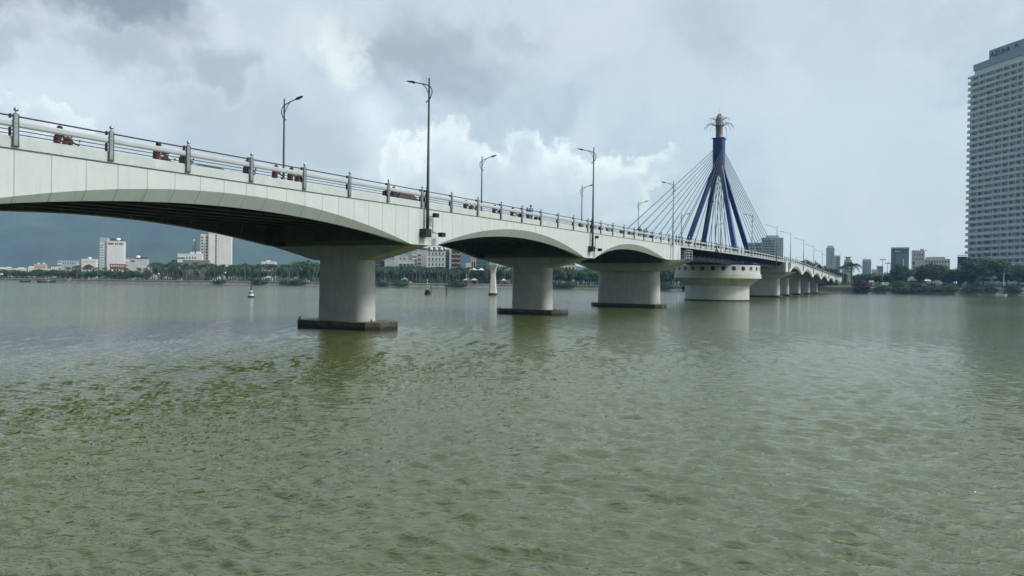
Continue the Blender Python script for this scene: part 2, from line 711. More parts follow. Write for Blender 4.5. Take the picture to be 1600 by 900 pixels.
def make_pier(parent, t, zcap, half, thick, foot_a, foot_b, cap_top, cap_half, cap_drop, cap_th, cap_end=0.0, foot=True):
    wc = WID / 2
    mb = MB()
    ol = stadium(half, thick)
    z0 = .2 if foot else 2.0
    rings = []
    for z in (z0, zcap * .35, zcap * .7, zcap):
        k = 1.06 - .06 * (z - z0) / max(.1, zcap - z0)
        rings.append([(t + x * k, wc + y * (1 + (k - 1) * .5), z) for x, y in ol])
    mb.loft(rings, M_CONC)
    col = smooth_by_angle(mb.build('pier', parent))
    # hammerhead cap: trapezoid across the bridge
    c = MB()
    th = cap_th / 2
    prof = [(-half - .05, zcap), (half + .05, zcap), (cap_half, cap_top - cap_end - .001), (cap_half, cap_top), (-cap_half, cap_top), (-cap_half, cap_top - cap_end - .001)]
    c.loft([[(t - th, wc + y, z) for y, z in prof], [(t + th, wc + y, z) for y, z in prof]], M_CONC)
    c.build('pier_cap', col)
    if foot:
        f = MB()
        A, Bq = foot_a, foot_b
        cf = .75
        o2 = [(-Bq, -A + cf), (-Bq + cf, -A), (Bq - cf, -A), (Bq, -A + cf), (Bq, A - cf), (Bq - cf, A), (-Bq + cf, A), (-Bq, A - cf)]
        f.loft([[(t + x, wc + y, z) for x, y in o2] for z in (-1.2, .05, .54, .58)], M_FOOT)
        # two mooring studs
        for yy in (-A + .5, A - .6):
            f.tube([(t - Bq + .4, wc + yy, .56), (t - Bq + .4, wc + yy, .82)], .07, M_FOOT, 6)
        f.build('footing', col)
    return col


# ------------------------------------------------------------------ approach spans
SPRING = {-3: 5.75, -2: 6.05, -1: 6.28, 0: 6.42, 1: 6.58}


def approach(name, label, k0, k1, t_lo, t_hi, spring, right=False):
    root = thing(name, label, 'bridge', (X0, Y0, 0), BROT)
    # arched fascias, one per span and side
    for k in range(k0, k1):
        a, b = J(k) + 1.35, J(k + 1) - 1.68
        lo, hi = J(k), J(k + 1)
        if k == k0:
            lo = max(lo, t_lo)
            a = max(a, lo + (0 if not right else 1.2))
        if k == k1 - 1:
            hi = t_hi if not right else min(hi, t_hi)
            b = min(b, hi) if right else J(k + 1) - 3.1
        tm = (a + b) / 2
        zc = zp(tm) - 1.17
        za, zb = spring(k, 0), spring(k + 1, 1)
        ts = sorted(set([lo] + rng(a, b, 1.0) + [hi]))
        for side in (-1, 1):
            mb = MB()

            def sec(t):
                z, q = arch(t, a, b, zc, za, zb)
                q = q ** .85
                ins, dr = .03 + .46 * q, .68 * q
                zt = zp(t) - .54
                pts = [(0, zt), (0, z), (ins, z - dr), (max(ins + .06, .52), z - dr - .001), (.52, zt - .02)]
                return pts if side < 0 else [(WID - w, zz) for w, zz in pts]
            sweep(mb, ts, sec, M_FASCIA)
            fo = mb.build('arch_fascia', root)
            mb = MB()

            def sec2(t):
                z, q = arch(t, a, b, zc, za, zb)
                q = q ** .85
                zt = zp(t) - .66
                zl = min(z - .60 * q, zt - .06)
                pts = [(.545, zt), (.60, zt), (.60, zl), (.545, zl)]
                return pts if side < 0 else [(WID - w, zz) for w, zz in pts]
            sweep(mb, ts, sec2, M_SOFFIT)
            mb.build('inner_shade_sheet', fo)  # added dark sheet: the shade under the arch is put into its colour
            # stiffening ribs on the inner face
            for t in rng(a + 1.2, b - 1.2, 2.4):
                rb = MB()
                z, q = arch(t, a, b, zc, za, zb)
                q = q ** .85
                w0, w1 = .603, 1.15
                zt = zp(t) - .9
                p = [(w0, zt), (w0, z - .58 * q), (w1, zt)]
                if side > 0:
                    p = [(WID - w, zz) for w, zz in p]
                rb.loft([[(t - .05, w, zz) for w, zz in p], [(t + .05, w, zz) for w, zz in p]], M_GREYP)
                rb.build('stiffener_rib', fo)
    ts = rng(t_lo, t_hi, 2.0)
    # parapets: a ledge line below, block above
    for side in (-1, 1):
        mb = MB()

        def sec(t):
            z = zp(t)
            pts = [(-.055, z), (-.055, z - .47), (.06, z - .475), (.06, z - .56), (.50, z - .56), (.50, z - .18), (.34, z - .18), (.30, z)]
            return pts if side < 0 else [(WID - w, zz) for w, zz in pts]
        sweep(mb, ts, sec, M_PARAPET)
        mb.build('parapet', root)
    # deck, walkways and kerbs, soffit and girders
    mb = MB()
    sweep(mb, ts, lambda t: [(.53, zp(t) - .62), (WID - .53, zp(t) - .62), (WID - .53, zp(t) - .36), (.53, zp(t) - .36)], M_ASPH)
    mb.build('deck', root)
    mb = MB()
    for w0, w1 in ((.53, 1.9), (WID - 1.9, WID - .53)):
        sweep(mb, ts, lambda t: [(w0, zp(t) - .357), (w1, zp(t) - .357), (w1, zp(t) - .21), (w0, zp(t) - .21)], M_CONC)
    mb.build('walkway', root)
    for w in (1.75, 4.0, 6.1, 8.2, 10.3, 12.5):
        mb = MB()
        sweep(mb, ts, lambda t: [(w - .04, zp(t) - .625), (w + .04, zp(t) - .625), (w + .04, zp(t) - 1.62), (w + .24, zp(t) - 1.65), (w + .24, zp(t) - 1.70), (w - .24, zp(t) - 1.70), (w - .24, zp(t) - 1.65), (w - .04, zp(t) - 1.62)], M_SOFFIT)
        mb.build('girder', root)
    mb = MB()
    for k in range(k0, k1 + 1):
        for dt in (-2.6, 0.0, 2.6) if not right else (0.0,):
            t = J(k) + dt
            if t_lo < t < t_hi:
                zb = spring(k, 0) + .02
                zb += 0 if dt == 0 else .25
                th = .12 if dt else .45
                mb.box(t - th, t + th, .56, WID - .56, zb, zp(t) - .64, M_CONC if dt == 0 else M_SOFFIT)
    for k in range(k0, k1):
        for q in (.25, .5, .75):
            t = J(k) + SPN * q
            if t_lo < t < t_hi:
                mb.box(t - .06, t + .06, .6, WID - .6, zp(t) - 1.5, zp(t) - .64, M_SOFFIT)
    mb.build('diaphragms', root)
    return root


west = approach('approach_bridge', 'near white arched concrete bridge with dark rails, from the left edge to the blue pylon', -3, 2, J(-3), 98.6,
                lambda k, e: SPRING.get(k, 7.42 if e else 6.6))
railing(west, J(-3), 98.6, 0, -1, [4.0 * n for n in range(-10, 25)] + [J(0) + .1, J(1) + .1, 97.6])
railing(west, J(-3), 98.6, WID, 1, [4.0 * n for n in range(-10, 25)])
for k in (-2, -1, 0, 1):
    zs = SPRING[k]
    make_pier(west, J(k) - .3, zs - 1.13, 2.5, .96, 4.15, 1.85, zs - .01, WID / 2 - .02, 0, 1.9)
# rest pier that carries the end of the swing span
make_pier(west, 94.8, 5.72, 5.0, 1.25, 5.8, 2.1, 7.40, 9.75, .75, 4.4)
# solid end pilaster, ladder and platform rails
mb = MB()
mb.box(93.2, 98.6, -.10, .55, 7.42, zp(96) - .48, M_FASCIA)
mb.box(93.2, 98.6, WID - .55, WID + .10, 7.42, zp(96) - .48, M_FASCIA)
mb.box(97.9, 98.55, .56, WID - .56, 7.42, zp(96) - .66, M_CONC)
mb.build('end_pilaster', west)
mb = MB()
for z in (.35, .75, 1.15, 1.5):
    mb.tube([(93.2, -2.4, 7.4 + z), (96.9, -2.4, 7.4 + z), (96.9, -.1, 7.4 + z)], .035, M_RAILW, 6)
for t, w in ((93.2, -2.4), (95.0, -2.4), (96.9, -2.4), (96.9, -1.2)):
    mb.tube([(t, w, 7.4), (t, w, 8.92)], .04, M_RAILW, 6)
mb.build('platform_railing', west)
mb = MB()
for w in (93.7, 94.25):
    mb.tube([(w, -.22, 7.45), (w, -.22, 10.1)], .03, M_LAMPL, 6)
for i in range(8):
    mb.tube([(93.7, -.22, 7.6 + i * .33), (94.25, -.22, 7.6 + i * .33)], .02, M_LAMPL, 6)
mb.build('ladder', west)


def rspring(k, e):
    return zp(J(k)) - 3.45


east = approach('far_approach_bridge', 'white scalloped arch spans beyond the blue pylon, descending to the right bank', 6, 12, 214.6, J(12), rspring, right=True)
railing(east, 214.6, J(12) + 18, 0, -1, [216.0 + 4.1 * n for n in range(49)])
railing(east, 214.6, J(12) + 18, WID, 1, [216.0 + 4.1 * n for n in range(49)])
make_pier(east, 218.6, 5.9, 5.0, 1.25, 5.8, 2.1, 7.75, 9.75, .75, 4.4)
for k in (7, 8, 9, 10, 11):
    zs = rspring(k, 0)
    make_pier(east, J(k), zs - 1.0, 2.6 if k > 7 else 2.7, 1.0, 3.7, 1.75, zs - .01, WID / 2 - .02, 0, 1.9, foot=k < 11)
mb = MB()
mb.box(J(12) - .1, J(12) + 20, .0, WID, 1.5, 7.2, M_CONC)
mb.build('abutment', east)
mb = MB()
mb.box(214.7, 219.5, -.10, .55, 7.76, zp(217) - .5, M_FASCIA)
mb.box(214.75, 215.4, .56, WID - .56, 7.76, zp(217) - .66, M_CONC)
mb.build('end_pilaster', east)
for side in (-1, 1):
    mb = MB()
    sweep(mb, rng(J(12), J(12) + 18, 3), lambda t: [((-.05 if side < 0 else WID + .05), zp(t)), ((-.05 if side < 0 else WID + .05), 2.0), ((.35 if side < 0 else WID - .35), 2.0), ((.35 if side < 0 else WID - .35), zp(t))], M_PARAPET)
    mb.build('ramp_wall', east)

# ------------------------------------------------------------------ swing span with the blue pylon
TC, SW0, SW1 = 156.6, 99.0, 214.2
swing = thing('swing_bridge', 'dark blue swing span with a four legged blue pylon and fans of stay cables', 'bridge', (X0, Y0, 0), BROT)
ts = rng(SW0, SW1, 2.5)
for side in (-1, 1):
    mb = MB()

    def sec(t):
        z = zp(t)
        pts = [(-.03, z), (-.03, z - .30), (.03, z - .31), (.03, z - .70), (.42, z - .72), (.42, z - .2), (.30, z)]
        return pts if side < 0 else [(WID - w, zz) for w, zz in pts]
    sweep(mb, ts, sec, M_RAILW)
    mb.build('edge_beam', swing)
mb = MB()
sweep(mb, ts, lambda t: [(.45, zp(t) - .66), (WID - .45, zp(t) - .66), (WID - .45, zp(t) - .36), (.45, zp(t) - .36)], M_ASPH)
mb.build('deck', swing)
for w in (2.6, WID - 2.6):
    mb = MB()

    def sec(t):
        dp = 2.35 + .35 * max(0, 1 - abs(t - TC) / 30)
        z = zp(t)
        return [(w - .12, z - .67), (w + .12, z - .67), (w + .12, z - dp), (w + .45, z - dp - .02), (w + .45, z - dp - .12), (w - .45, z - dp - .12), (w - .45, z - dp - .02), (w - .12, z - dp)]
    sweep(mb, ts, sec, M_DKBLUE)
    g_ = mb.build('box_girder', swing)
mb = MB()
for t in rng(SW0 + .6, SW1 - .6, 3.9):
    z = zp(t)
    mb.box(t - .06, t + .06, 2.75, WID - 2.75, z - 2.2, z - .68, M_DKBLUE)
    for q in (0, 1):
        pr = [(.5, z - .69), (2.45, z - .69), (2.45, z - 1.9), (.5, z - .95)]
        if q:
            pr = [(WID - a, b) for a, b in pr]
        mb.loft([[(t - .05, a, b) for a, b in pr], [(t + .05, a, b) for a, b in pr]], M_DKBLUE)
mb.build('cross_beams', swing)
mb = MB()
sweep(mb, rng(SW0 + 1, SW1 - 1, 4), lambda t: [(2.75, zp(t) - 2.3), (WID - 2.75, zp(t) - 2.3), (WID - 2.75, zp(t) - 2.4), (2.75, zp(t) - 2.4)], M_DKBLUE)
mb.build('bottom_plate', swing)
mb = MB()
mb.box(TC - 6, TC + 6, 2.0, WID - 2.0, 7.7, zp(TC) - 2.45, M_DKBLUE)
mb.build('pivot_box', swing)
railing(swing, SW0, SW1, 0, -1, [SW0 + .6 + 4.0 * n for n in range(29)])
railing(swing, SW0, SW1, WID, 1, [SW0 + .6 + 4.0 * n for n in range(29)])
# pylon
wc = WID / 2
ZH = 30.2
pyl = MB()
prf = []
for z, a in ((29.2, 1.02), (30.2, 1.08), (32.5, 1.22), (37.6, 1.25)):
    c = .28
    prf.append([(TC + x * a, wc + y * a, z) for x, y in ((-1, -1 + c), (-1 + c, -1), (1 - c, -1), (1, -1 + c), (1, 1 - c), (1 - c, 1), (-1 + c, 1), (-1, 1 - c))])
pyl.loft(prf, M_BLUE)
pyl.box(TC - 1.4, TC + 1.4, wc - 1.4, wc + 1.4, 37.601, 37.75, M_BLUE)
py = pyl.build('pylon_head', swing)
mb = MB()
mb.tube([(TC + 1.5, wc - 1.3, 37.4), (TC + 1.5, wc - 1.3, 40.6)], .03, M_RAILD, 6)
mb.build('lightning_rod', py)
for sx in (-1, 1):
    for sy in (-1, 1):
        lg = MB()
        f0 = Vector((TC + sx * 8.0, wc + sy * 5.75, zp(TC) - .36))
        f1 = Vector((TC + sx * .62, wc + sy * .62, 31.2))
        rings = []
        for q in (0, .06, .5, 1):
            p = f0.lerp(f1, q)
            h = .62 if q > .05 else .72
            h = .56 - .08 * q if q > .05 else .70
            c = .18
            rings.append([p + Vector((x * h, y * h, 0)) for x, y in ((-1, -1 + c), (-1 + c, -1), (1 - c, -1), (1, -1 + c), (1, 1 - c), (1 - c, 1), (-1 + c, 1), (-1, 1 - c))])
        lg.loft(rings, M_BLUE)
        lg.build('pylon_leg', swing)
# stay cables: two planes, eight each way
for plane, wd, wh in ((-1, 1.25, wc - .95), (1, WID - 1.25, wc + .95)):
    for sd in (-1, 1):
        for i in range(8):
            ta = TC + sd * (55.6 - 5.35 * i)
            zh = 35.0 - .56 * i
            mb = MB()
            mb.tube([(ta, wd, zp(ta) - .3), (TC + sd * 1.0, wh, zh)], .062, M_CABLE, 6)
            mb.tube([(ta, wd, zp(ta) - .3), Vector((ta, wd, zp(ta) - .3)).lerp(Vector((TC + sd, wh, zh)), .035)], .14, M_RAILD, 6)
            mb.build('stay_cable', swing, smooth=True)
# finial: pale column with arching ribs and a domed lantern
fin = MB()
fin.lathe([(.86, 37.75), (.86, 37.9), (.80, 38.0), (.76, 39.4), (.80, 40.4), (.84, 40.6)], 18, M_CREAM, (TC, wc, 0))
fo = fin.build('finial_column', swing)
smooth_by_angle(fo)
dm = MB()
dm.lathe([(.70, 40.6), (.72, 41.3), (.70, 42.0), (.62, 42.6), (.48, 43.0), (.28, 43.3), (.06, 43.42)], 16, M_PALE, (TC, wc, 0))
for j in range(8):
    q = j * math.pi / 4
    cx, sx = math.cos(q), math.sin(q)
    dm.tube([(TC + cx * r, wc + sx * r, z) for r, z in ((.80, 40.3), (.80, 41.3), (.76, 42.1), (.66, 42.7), (.5, 43.1), (.25, 43.42), (.03, 43.5))], .045, M_RAILD, 5)
dm.tube([(TC, wc, 43.4), (TC, wc, 45.0)], .02, M_RAILD, 5)
do = dm.build('lantern_dome', swing)
smooth_by_angle(do)
for nm, cnt, rad, zb, zt, dro in (('lower_frond', 16, 3.5, 40.5, 41.75, 1.75), ('upper_frond', 12, 2.55, 41.9, 42.75, .75)):
    for j in range(cnt):
        q = 2 * math.pi * (j + .3) / cnt
        cx, sx = math.cos(q), math.sin(q)
        pts = []
        for i in range(9):
            a = i / 8
            r = .75 + (rad - .75) * a
            z = zb + (zt - zb) * math.sin(math.pi * min(1, a * 1.05) * .62) / math.sin(math.pi * .5) - dro * a ** 2.4
            pts.append((TC + cx * r, wc + sx * r, z))
        m2 = MB()
        m2.tube(pts, [.062 - .036 * i / 8 for i in range(9)], M_LAMP, 5)
        m2.build(nm, do, smooth=True)

# ------------------------------------------------------------------ round pivot pier
dr = thing('round_pier', 'wide round white pivot pier under the blue pylon with a ring of portholes', 'pier', B(TC, wc, 0), BROT)
mb = MB()
mb.lathe([(7.45, -1.2), (7.45, .30)], 72, M_FOOT)
smooth_by_angle(mb.build('waterline_band', dr))
mb = MB()
mb.lathe([(7.25, .30), (7.25, 3.4), (9.55, 5.12), (9.8, 5.14), (9.8, 6.12), (9.6, 6.14)], 72, M_DRUM)
smooth_by_angle(mb.build('drum', dr))
# porthole ring: a wall with real round openings
NP = 26
ri, ro = 9.1, 9.55
mb = MB()
dk = MB()
for j in range(NP):
    a0, a1 = 2 * math.pi * j / NP, 2 * math.pi * (j + 1) / NP
    am = (a0 + a1) / 2
    zc_, rh = 7.32, .52
    K = 20
    outer = []
    inner = []
    for i in range(K):
        q = 2 * math.pi * i / K - math.pi * 3 / 4
        inner.append((am + math.cos(q) * rh / ro, zc_ + math.sin(q) * rh))
        # matching point on the rectangle border
        s_, c_ = math.sin(q), math.cos(q)
        k_ = 1 / max(abs(s_), abs(c_))
        outer.append((am + c_ * k_ * (a1 - a0) / 2, 7.12 + s_ * k_ * .98))
    for rr, fl in ((ro, 0), (ri, 1)):
        P_ = lambda az: (rr * math.cos(az[0]), rr * math.sin(az[0]), az[1])
        for i in range(K):
            i2 = (i + 1) % K
            mb.poly([P_(outer[i]), P_(outer[i2]), P_(inner[i2]), P_(inner[i])], M_DRUM)
    for i in range(K):
        i2 = (i + 1) % K
        pa = lambda az, rr: (rr * math.cos(az[0]), rr * math.sin(az[0]), az[1])
        mb.poly([pa(inner[i], ro), pa(inner[i2], ro), pa(inner[i2], ri), pa(inner[i], ri)], M_DRUM)
    for zz in (8.1, 6.14):
        mb.poly([(r_ * math.cos(a_), r_ * math.sin(a_), zz) for r_, a_ in ((ri, a0), (ro, a0), (ro, a1), (ri, a1))], M_DRUM)
mb.build('porthole_ring', dr)
mb = MB()
mb.lathe([(6.0, 6.13), (6.0, 7.65)], 36, M_BLACK)
mb.build('pivot_core', dr)
mb = MB()
mb.box(-1.5, 4.2, -8.3, -6.3, 7.7, 8.75, M_BLUE)
for i in range(9):
    mb.box(-1.3 + i * .6, -1.0 + i * .6, -8.34, -8.3, 7.9, 8.6, M_DKBLUE)
mb.build('machine_housing', dr)
mb = MB()
mb.box(4.4, 7.4, -6.6, -4.6, 7.7, 8.9, M_WHITE)
mb.box(5.7, 5.82, -6.64, -6.59, 7.7, 8.9, M_DKBLUE)
mb.build('control_cabin', dr)

# ------------------------------------------------------------------ street lamps
LAMPS = "street lamps along the bridge"


def curved_lamp(mat, far, ext, flood):
    """pole stands at the origin; arm reaches over the road (+y in bridge frame for the near side)"""
    s = -1 if far else 1
    root = thing('street_lamp', '-', 'street lamp', (0, 0, 0), BROT, LAMPS)
    top = 9.2
    mb = MB()
    mb.tube([(0, 0, ext), (0, 0, 0), (0, 0, top)], [.125, .115, .06], mat, 10)
    mb.build('pole', root, smooth=True)
    mb = MB()
    pts = [(.26, -1.80), (.02, -1.66), (-.17, -1.45), (-.28, -1.15), (-.27, -.90), (-.16, -.70), (.02, -.57), (.35, -.44), (.70, -.34), (1.05, -.25), (1.40, -.16)]
    mb.tube([(-.02, w * s, top + z) for w, z in pts], .042, mat, 6)
    mb.tube([(.02, w * s, top + z) for w, z in ((.04, -1.22), (.12, -1.02), (.22, -.82), (.38, -.60), (.62, -.38))], .028, mat, 6)
    arm = mb.build('arm', root, smooth=True)
    mb = MB()
    rings = []
    for w, z, hw, hz in ((1.30, -.165, .06, .05), (1.42, -.15, .12, .085), (1.60, -.11, .15, .07), (1.85, -.045, .14, .05), (2.02, -.005, .08, .03)):
        rings.append([(x * hw, w * s, top + z + q * hz) for x, q in ((-1, -1), (1, -1), (1, .4), (.6, 1), (-.6, 1), (-1, .4))])
    mb.loft(rings, M_BLACK)
    hd = mb.build('lamp_head', root)
    mb = MB()
    mb.poly([(-.10, 1.52 * s, top - .205), (.10, 1.52 * s, top - .205), (.10, 1.86 * s, top - .105), (-.10, 1.86 * s, top - .105)], M_GLASSL)
    mb.build('lamp_glass', hd, recalc=False)
    if flood:
        mb = MB()
        z = ext
        mb.box(-.62, .10, -.30, .30, z - .62, z - .02, M_BLACK)
        mb.loft([[(.10, -.25, z - .40), (.10, .25, z - .40), (.10, .25, z - .02), (.10, -.25, z - .02)], [(.48, -.05, z - .16), (.48, .05, z - .16), (.48, .05, z - .03), (.48, -.05, z - .03)]], M_BLACK)
        mb.tube([(.52, -.12, z - .35), (.52, -.12, z + 1.15)], .035, M_BLACK, 6)
        for q in (.25, .95):
            mb.tube([(0, 0, z + q), (.52, -.12, z + q)], .025, M_BLACK, 6)
        mb.tube([(.50, -.12, z - .18), (.85, -.3, z - .33), (1.2, -.35, z - .36)], .03, M_BLACK, 6)
        br = mb.build('bracket', root)
        for bx in ((.55, 1.0, -.35, -.05, z + .92, z + 1.22), (1.12, 1.62, -.55, -.2, z - .52, z - .20)):
            mb = MB()
            mb.box(*bx, M_BLACK)
            mb.box(bx[1] + .001, bx[1] + .02, bx[2] + .04, bx[3] - .04, bx[4] + .04, bx[5] - .04, M_GLASSL)
            mb.build('floodlight', br)
    return root


def straight_lamp(mat, s, h):
    root = thing('street_lamp', '-', 'street lamp', (0, 0, 0), BROT, LAMPS)
    mb = MB()
    mb.tube([(0, 0, -2.2), (0, 0, h)], [.13, .07], mat, 8)
    mb.build('pole', root, smooth=True)
    mb = MB()
    mb.tube([(0, 0, h - .75), (0, .5 * s, h - .55), (0, 1.6 * s, h - .10), (0, 2.5 * s, h + .15)], .05, mat, 6)
    mb.build('arm', root, smooth=True)
    mb = MB()
    mb.loft([[(-.10, 2.3 * s, h + .05), (.10, 2.3 * s, h + .05), (.10, 2.3 * s, h + .20), (-.10, 2.3 * s, h + .20)], [(-.14, 3.2 * s, h + .30), (.14, 3.2 * s, h + .30), (.14, 3.2 * s, h + .38), (-.14, 3.2 * s, h + .38)]], mat)
    mb.build('lamp_head', root)
    return root


near_specs = [
    (J(0), 'tall dark lamp with floodlights on the bridge face between the two largest arches'),
    (J(1), 'dark lamp with floodlights on the bridge face between the second and third arch'),
    (J(2) - .1, 'lamp on the near railing where the white arches end and the cables begin'),
    (J(3), 'lamp pole beside the yellow signal board, in front of the blue pylon legs'),
    (J(4), 'lamp pole on the near railing just right of the rightmost blue pylon leg'),
]
lamp_f = lamp_n = None
for i, (t, lab) in enumerate(near_specs):
    if i < 2:
        if lamp_f is None:
            lamp_f = curved_lamp(M_LAMP, False, -2.0, True)
            o = lamp_f
            o.location = B(t, -.28, zp(t))
            o['label'] = lab
        else:
            o = dup(lamp_f, B(t, -.28, zp(t)), BROT, label=lab)
    else:
        if lamp_n is None:
            lamp_n = curved_lamp(M_LAMPL, False, -.6, False)
            o = lamp_n
            o.location = B(t, -.28, zp(t))
            o['label'] = lab
        else:
            o = dup(lamp_n, B(t, -.28, zp(t)), BROT, label=lab)
far_specs = [
    (28.4, M_LAMP, 'lamp behind the bridge rail with its arm to the right, leftmost lamp of all'),
    (60.8, M_LAMP, 'far side lamp above the middle of the second arch, arm to the right'),
    (92.3, M_LAMP, 'shorter far side lamp just left of the lamp with a camera bracket on its pole'),
    (120.5, M_LAMPL, 'far side lamp among the lowest left cables, arm to the right'),
    (151.5, M_LAMPL, 'far side lamp left of the leftmost blue pylon leg, arm to the right'),
    (186.0, M_LAMPL, 'far side lamp seen between the blue pylon legs'),
]
fl = {}
for t, mt, lab in far_specs:
    if mt not in fl:
        fl[mt] = curved_lamp(mt, True, -.3, False)
        o = fl[mt]
        o.location = B(t, WID + .05, zp(t))
        o['label'] = lab
    else:
        dup(fl[mt], B(t, WID + .05, zp(t)), BROT, label=lab)
sl0 = straight_lamp(M_LAMPL, 1, 9.0)
names = ['pale lamp in front of the broad grey block behind the cables', 'pale lamp at the joint where the blue span meets the far white arches', 'pale lamp over the first point of the far scalloped arches',
         'pale lamp over the second point of the far scalloped arches', 'pale lamp over the third point of the far arches, left of the tower pair', 'pale lamp over the fourth point of the far arches, before the tower pair']
for i, t in enumerate((J(5) + 5, J(6), J(7), J(8), J(9), J(10))):
    if i == 0:
        sl0.location = B(t, -.2, zp(t))
        sl0['label'] = names[0]
    else:
        dup(sl0, B(t, -.2, zp(t)), BROT, label=names[i])
sr0 = straight_lamp(M_LAMPL, -1, 8.2)
names = ['thin far side lamp right of the broad grey block, arm to the right', 'thin far side lamp behind the third far scalloped arch, arm to the right', 'thin far side lamp near the end of the far arches, arm to the right', 'last thin lamp where the bridge meets the right bank']
for i, t in enumerate((J(6) + 22, J(8) + 6, J(10), J(12))):
    if i == 0:
        sr0.location = B(t, WID + .1, zp(t))
        sr0['label'] = names[0]
    else:
        dup(sr0, B(t, WID + .1, zp(t)), BROT, label=names[i])

# navigation signal hung on the swing span
ns = thing('signal_board', 'yellow navigation board with two white lamps hung on the blue swing span', 'sign', B(124.6, -.4, 9.6), BROT)
mb = MB()
mb.box(-.42, .42, -.12, -.04, .1, 1.75, M_YELLOW)
mb.build('board', ns)
for s in (-1, 1):
    mb = MB()
    mb.box(s * .70 - .25, s * .70 + .25, -.10, .02, .15, 1.4, M_BLACK)
    mb.build('side_panel', ns)
    mb = MB()
    mb.lathe([(.05, .95), (.26, .85), (.28, .4), (.22, .22), (.05, .2)], 10, M_WHITE, (s * 1.25, -.05, 0))
    mb.build('signal_lamp', ns, smooth=True)
mb = MB()
mb.tube([(-1.3, .05, 1.2), (1.3, .05, 1.2)], .05, M_BLACK, 6)
mb.tube([(0, .05, .1), (0, .35, 1.9)], .05, M_BLACK, 6)
mb.build('mount', ns)
# ------------------------------------------------------------------ river, banks, hills
rngn = np.random.default_rng(7)


def make_water():
    # fan of cells, finest near the shore the photograph was taken from
    rs = [2.5]
    while rs[-1] < 330:
        rs.append(rs[-1] * 1.0058 + .003)
    while rs[-1] < 3300:
        rs.append(rs[-1] * 1.16)
    rs = np.array(rs)
    fine = np.radians(np.linspace(-50, 50, 1000))
    coarse1 = np.radians(np.linspace(-180, -54, 40))
    coarse2 = np.radians(np.linspace(54, 179.99, 40))
    th = np.concatenate([coarse1, fine, coarse2])
    Rg, Tg = np.meshgrid(rs, th, indexing='ij')
    X = Rg * np.sin(Tg)
    Y = Rg * np.cos(Tg)
    Z = np.zeros_like(X)
    dr = np.gradient(rs)[:, None]
    cell = np.maximum(dr, Rg * math.radians(100 / 1000))
    # wind chop: many short sine trains round one heading
    heading = math.radians(-104)
    U = X + .35 * np.sin(.21 * Y + .13 * X) + .22 * np.sin(.53 * X - .31 * Y)
    V = Y + .35 * np.sin(.18 * X - .11 * Y) + .22 * np.sin(.47 * Y + .37 * X)
    gust = 1 + .28 * np.sin(.045 * X + .02 * Y + 1) * np.sin(.03 * Y - .017 * X)
    # sharp crested chop: ridged sine trains, short ones carry most of the slope
    for i in range(110):
        lam = .13 * (.85 / .13) ** (rngn.random() ** .9)
        a = heading + rngn.normal(0, .40)
        amp = .0105 * lam ** .80 * (1.0 if lam < .5 else .72)
        k = 2 * math.pi / lam
        ph = rngn.random() * 6.283
        at_ = np.clip((lam / cell - 1.8) / 1.8, 0, 1)
        if at_.max() <= 0:
            continue
        rows = np.nonzero(at_.max(axis=1) > 0)[0]
        e = rows[-1] + 1
        arg = k * (U[:e] * math.cos(a) + V[:e] * math.sin(a)) + ph
        ridge = 1 - 2 * np.sqrt(np.sin(arg * .5) ** 2 + .018)
        Z[:e] += amp * at_[:e] * gust[:e] * ridge
    Z -= .02
    n0, n1 = X.shape
    co = np.stack([X, Y, Z], -1).reshape(-1, 3).astype(np.float32)
    idx = np.arange(n0 * n1).reshape(n0, n1)
    nx = np.roll(idx, -1, axis=1)
    f = np.stack([idx[:-1], idx[1:], nx[1:], nx[:-1]], -1).reshape(-1, 4)
    c0 = len(co)
    co = np.vstack([co, np.array([[0, 0, -.02]], np.float32)])
    me = bpy.data.meshes.new('water')
    nq = len(f)
    tri = np.stack([np.full(n1, c0), idx[0], nx[0]], -1)
    me.vertices.add(len(co))
    me.vertices.foreach_set('co', co.ravel())
    loops = np.concatenate([f.ravel(), tri.ravel()]).astype(np.int32)
    me.loops.add(len(loops))
    me.loops.foreach_set('vertex_index', loops)
    me.polygons.add(nq + n1)
    st = np.concatenate([np.arange(nq) * 4, nq * 4 + np.arange(n1) * 3]).astype(np.int32)
    me.polygons.foreach_set('loop_start', st)
    me.polygons.foreach_set('use_smooth', np.ones(nq + n1, bool))
    me.update(calc_edges=True)
    me.validate()
    bm = bmesh.new()
    bm.from_mesh(me)
    bm.normal_update()
    if sum(1 for i, q in enumerate(bm.faces) if i < 400 and q.normal.z < 0) > 200:
        bmesh.ops.reverse_faces(bm, faces=bm.faces)
    bm.to_mesh(me)
    bm.free()
    me.materials.append(M_WATER)
    o = bpy.data.objects.new('water', me)
    C.objects.link(o)
    o['kind'] = 'structure'
    return o


make_water()

M_GROUND = pm('bank_ground', (.075, .085, .040), .95, .4, .08)
M_LAWN = pm('lawn', (.055, .095, .022), .95, .35, .3)
M_HILL = pm('hill_forest', (.028, .050, .040), .95, .40, .010)
BANK = [(-1500, 470), (-600, 424), (-291, 416), (-72, 409), (22, 418), (92, 406), (128, 388), (140, 360), (170, 354), (255, 363), (420, 372), (1500, 420)]


def bank_y(x):
    return float(np.interp(x, [a for a, _ in BANK], [b for _, b in BANK]))


def bank_z(x):
    return float(np.interp(x, [-300, 0, 95, 140, 300], [1.65, 1.9, 2.2, 2.9, 3.0]))


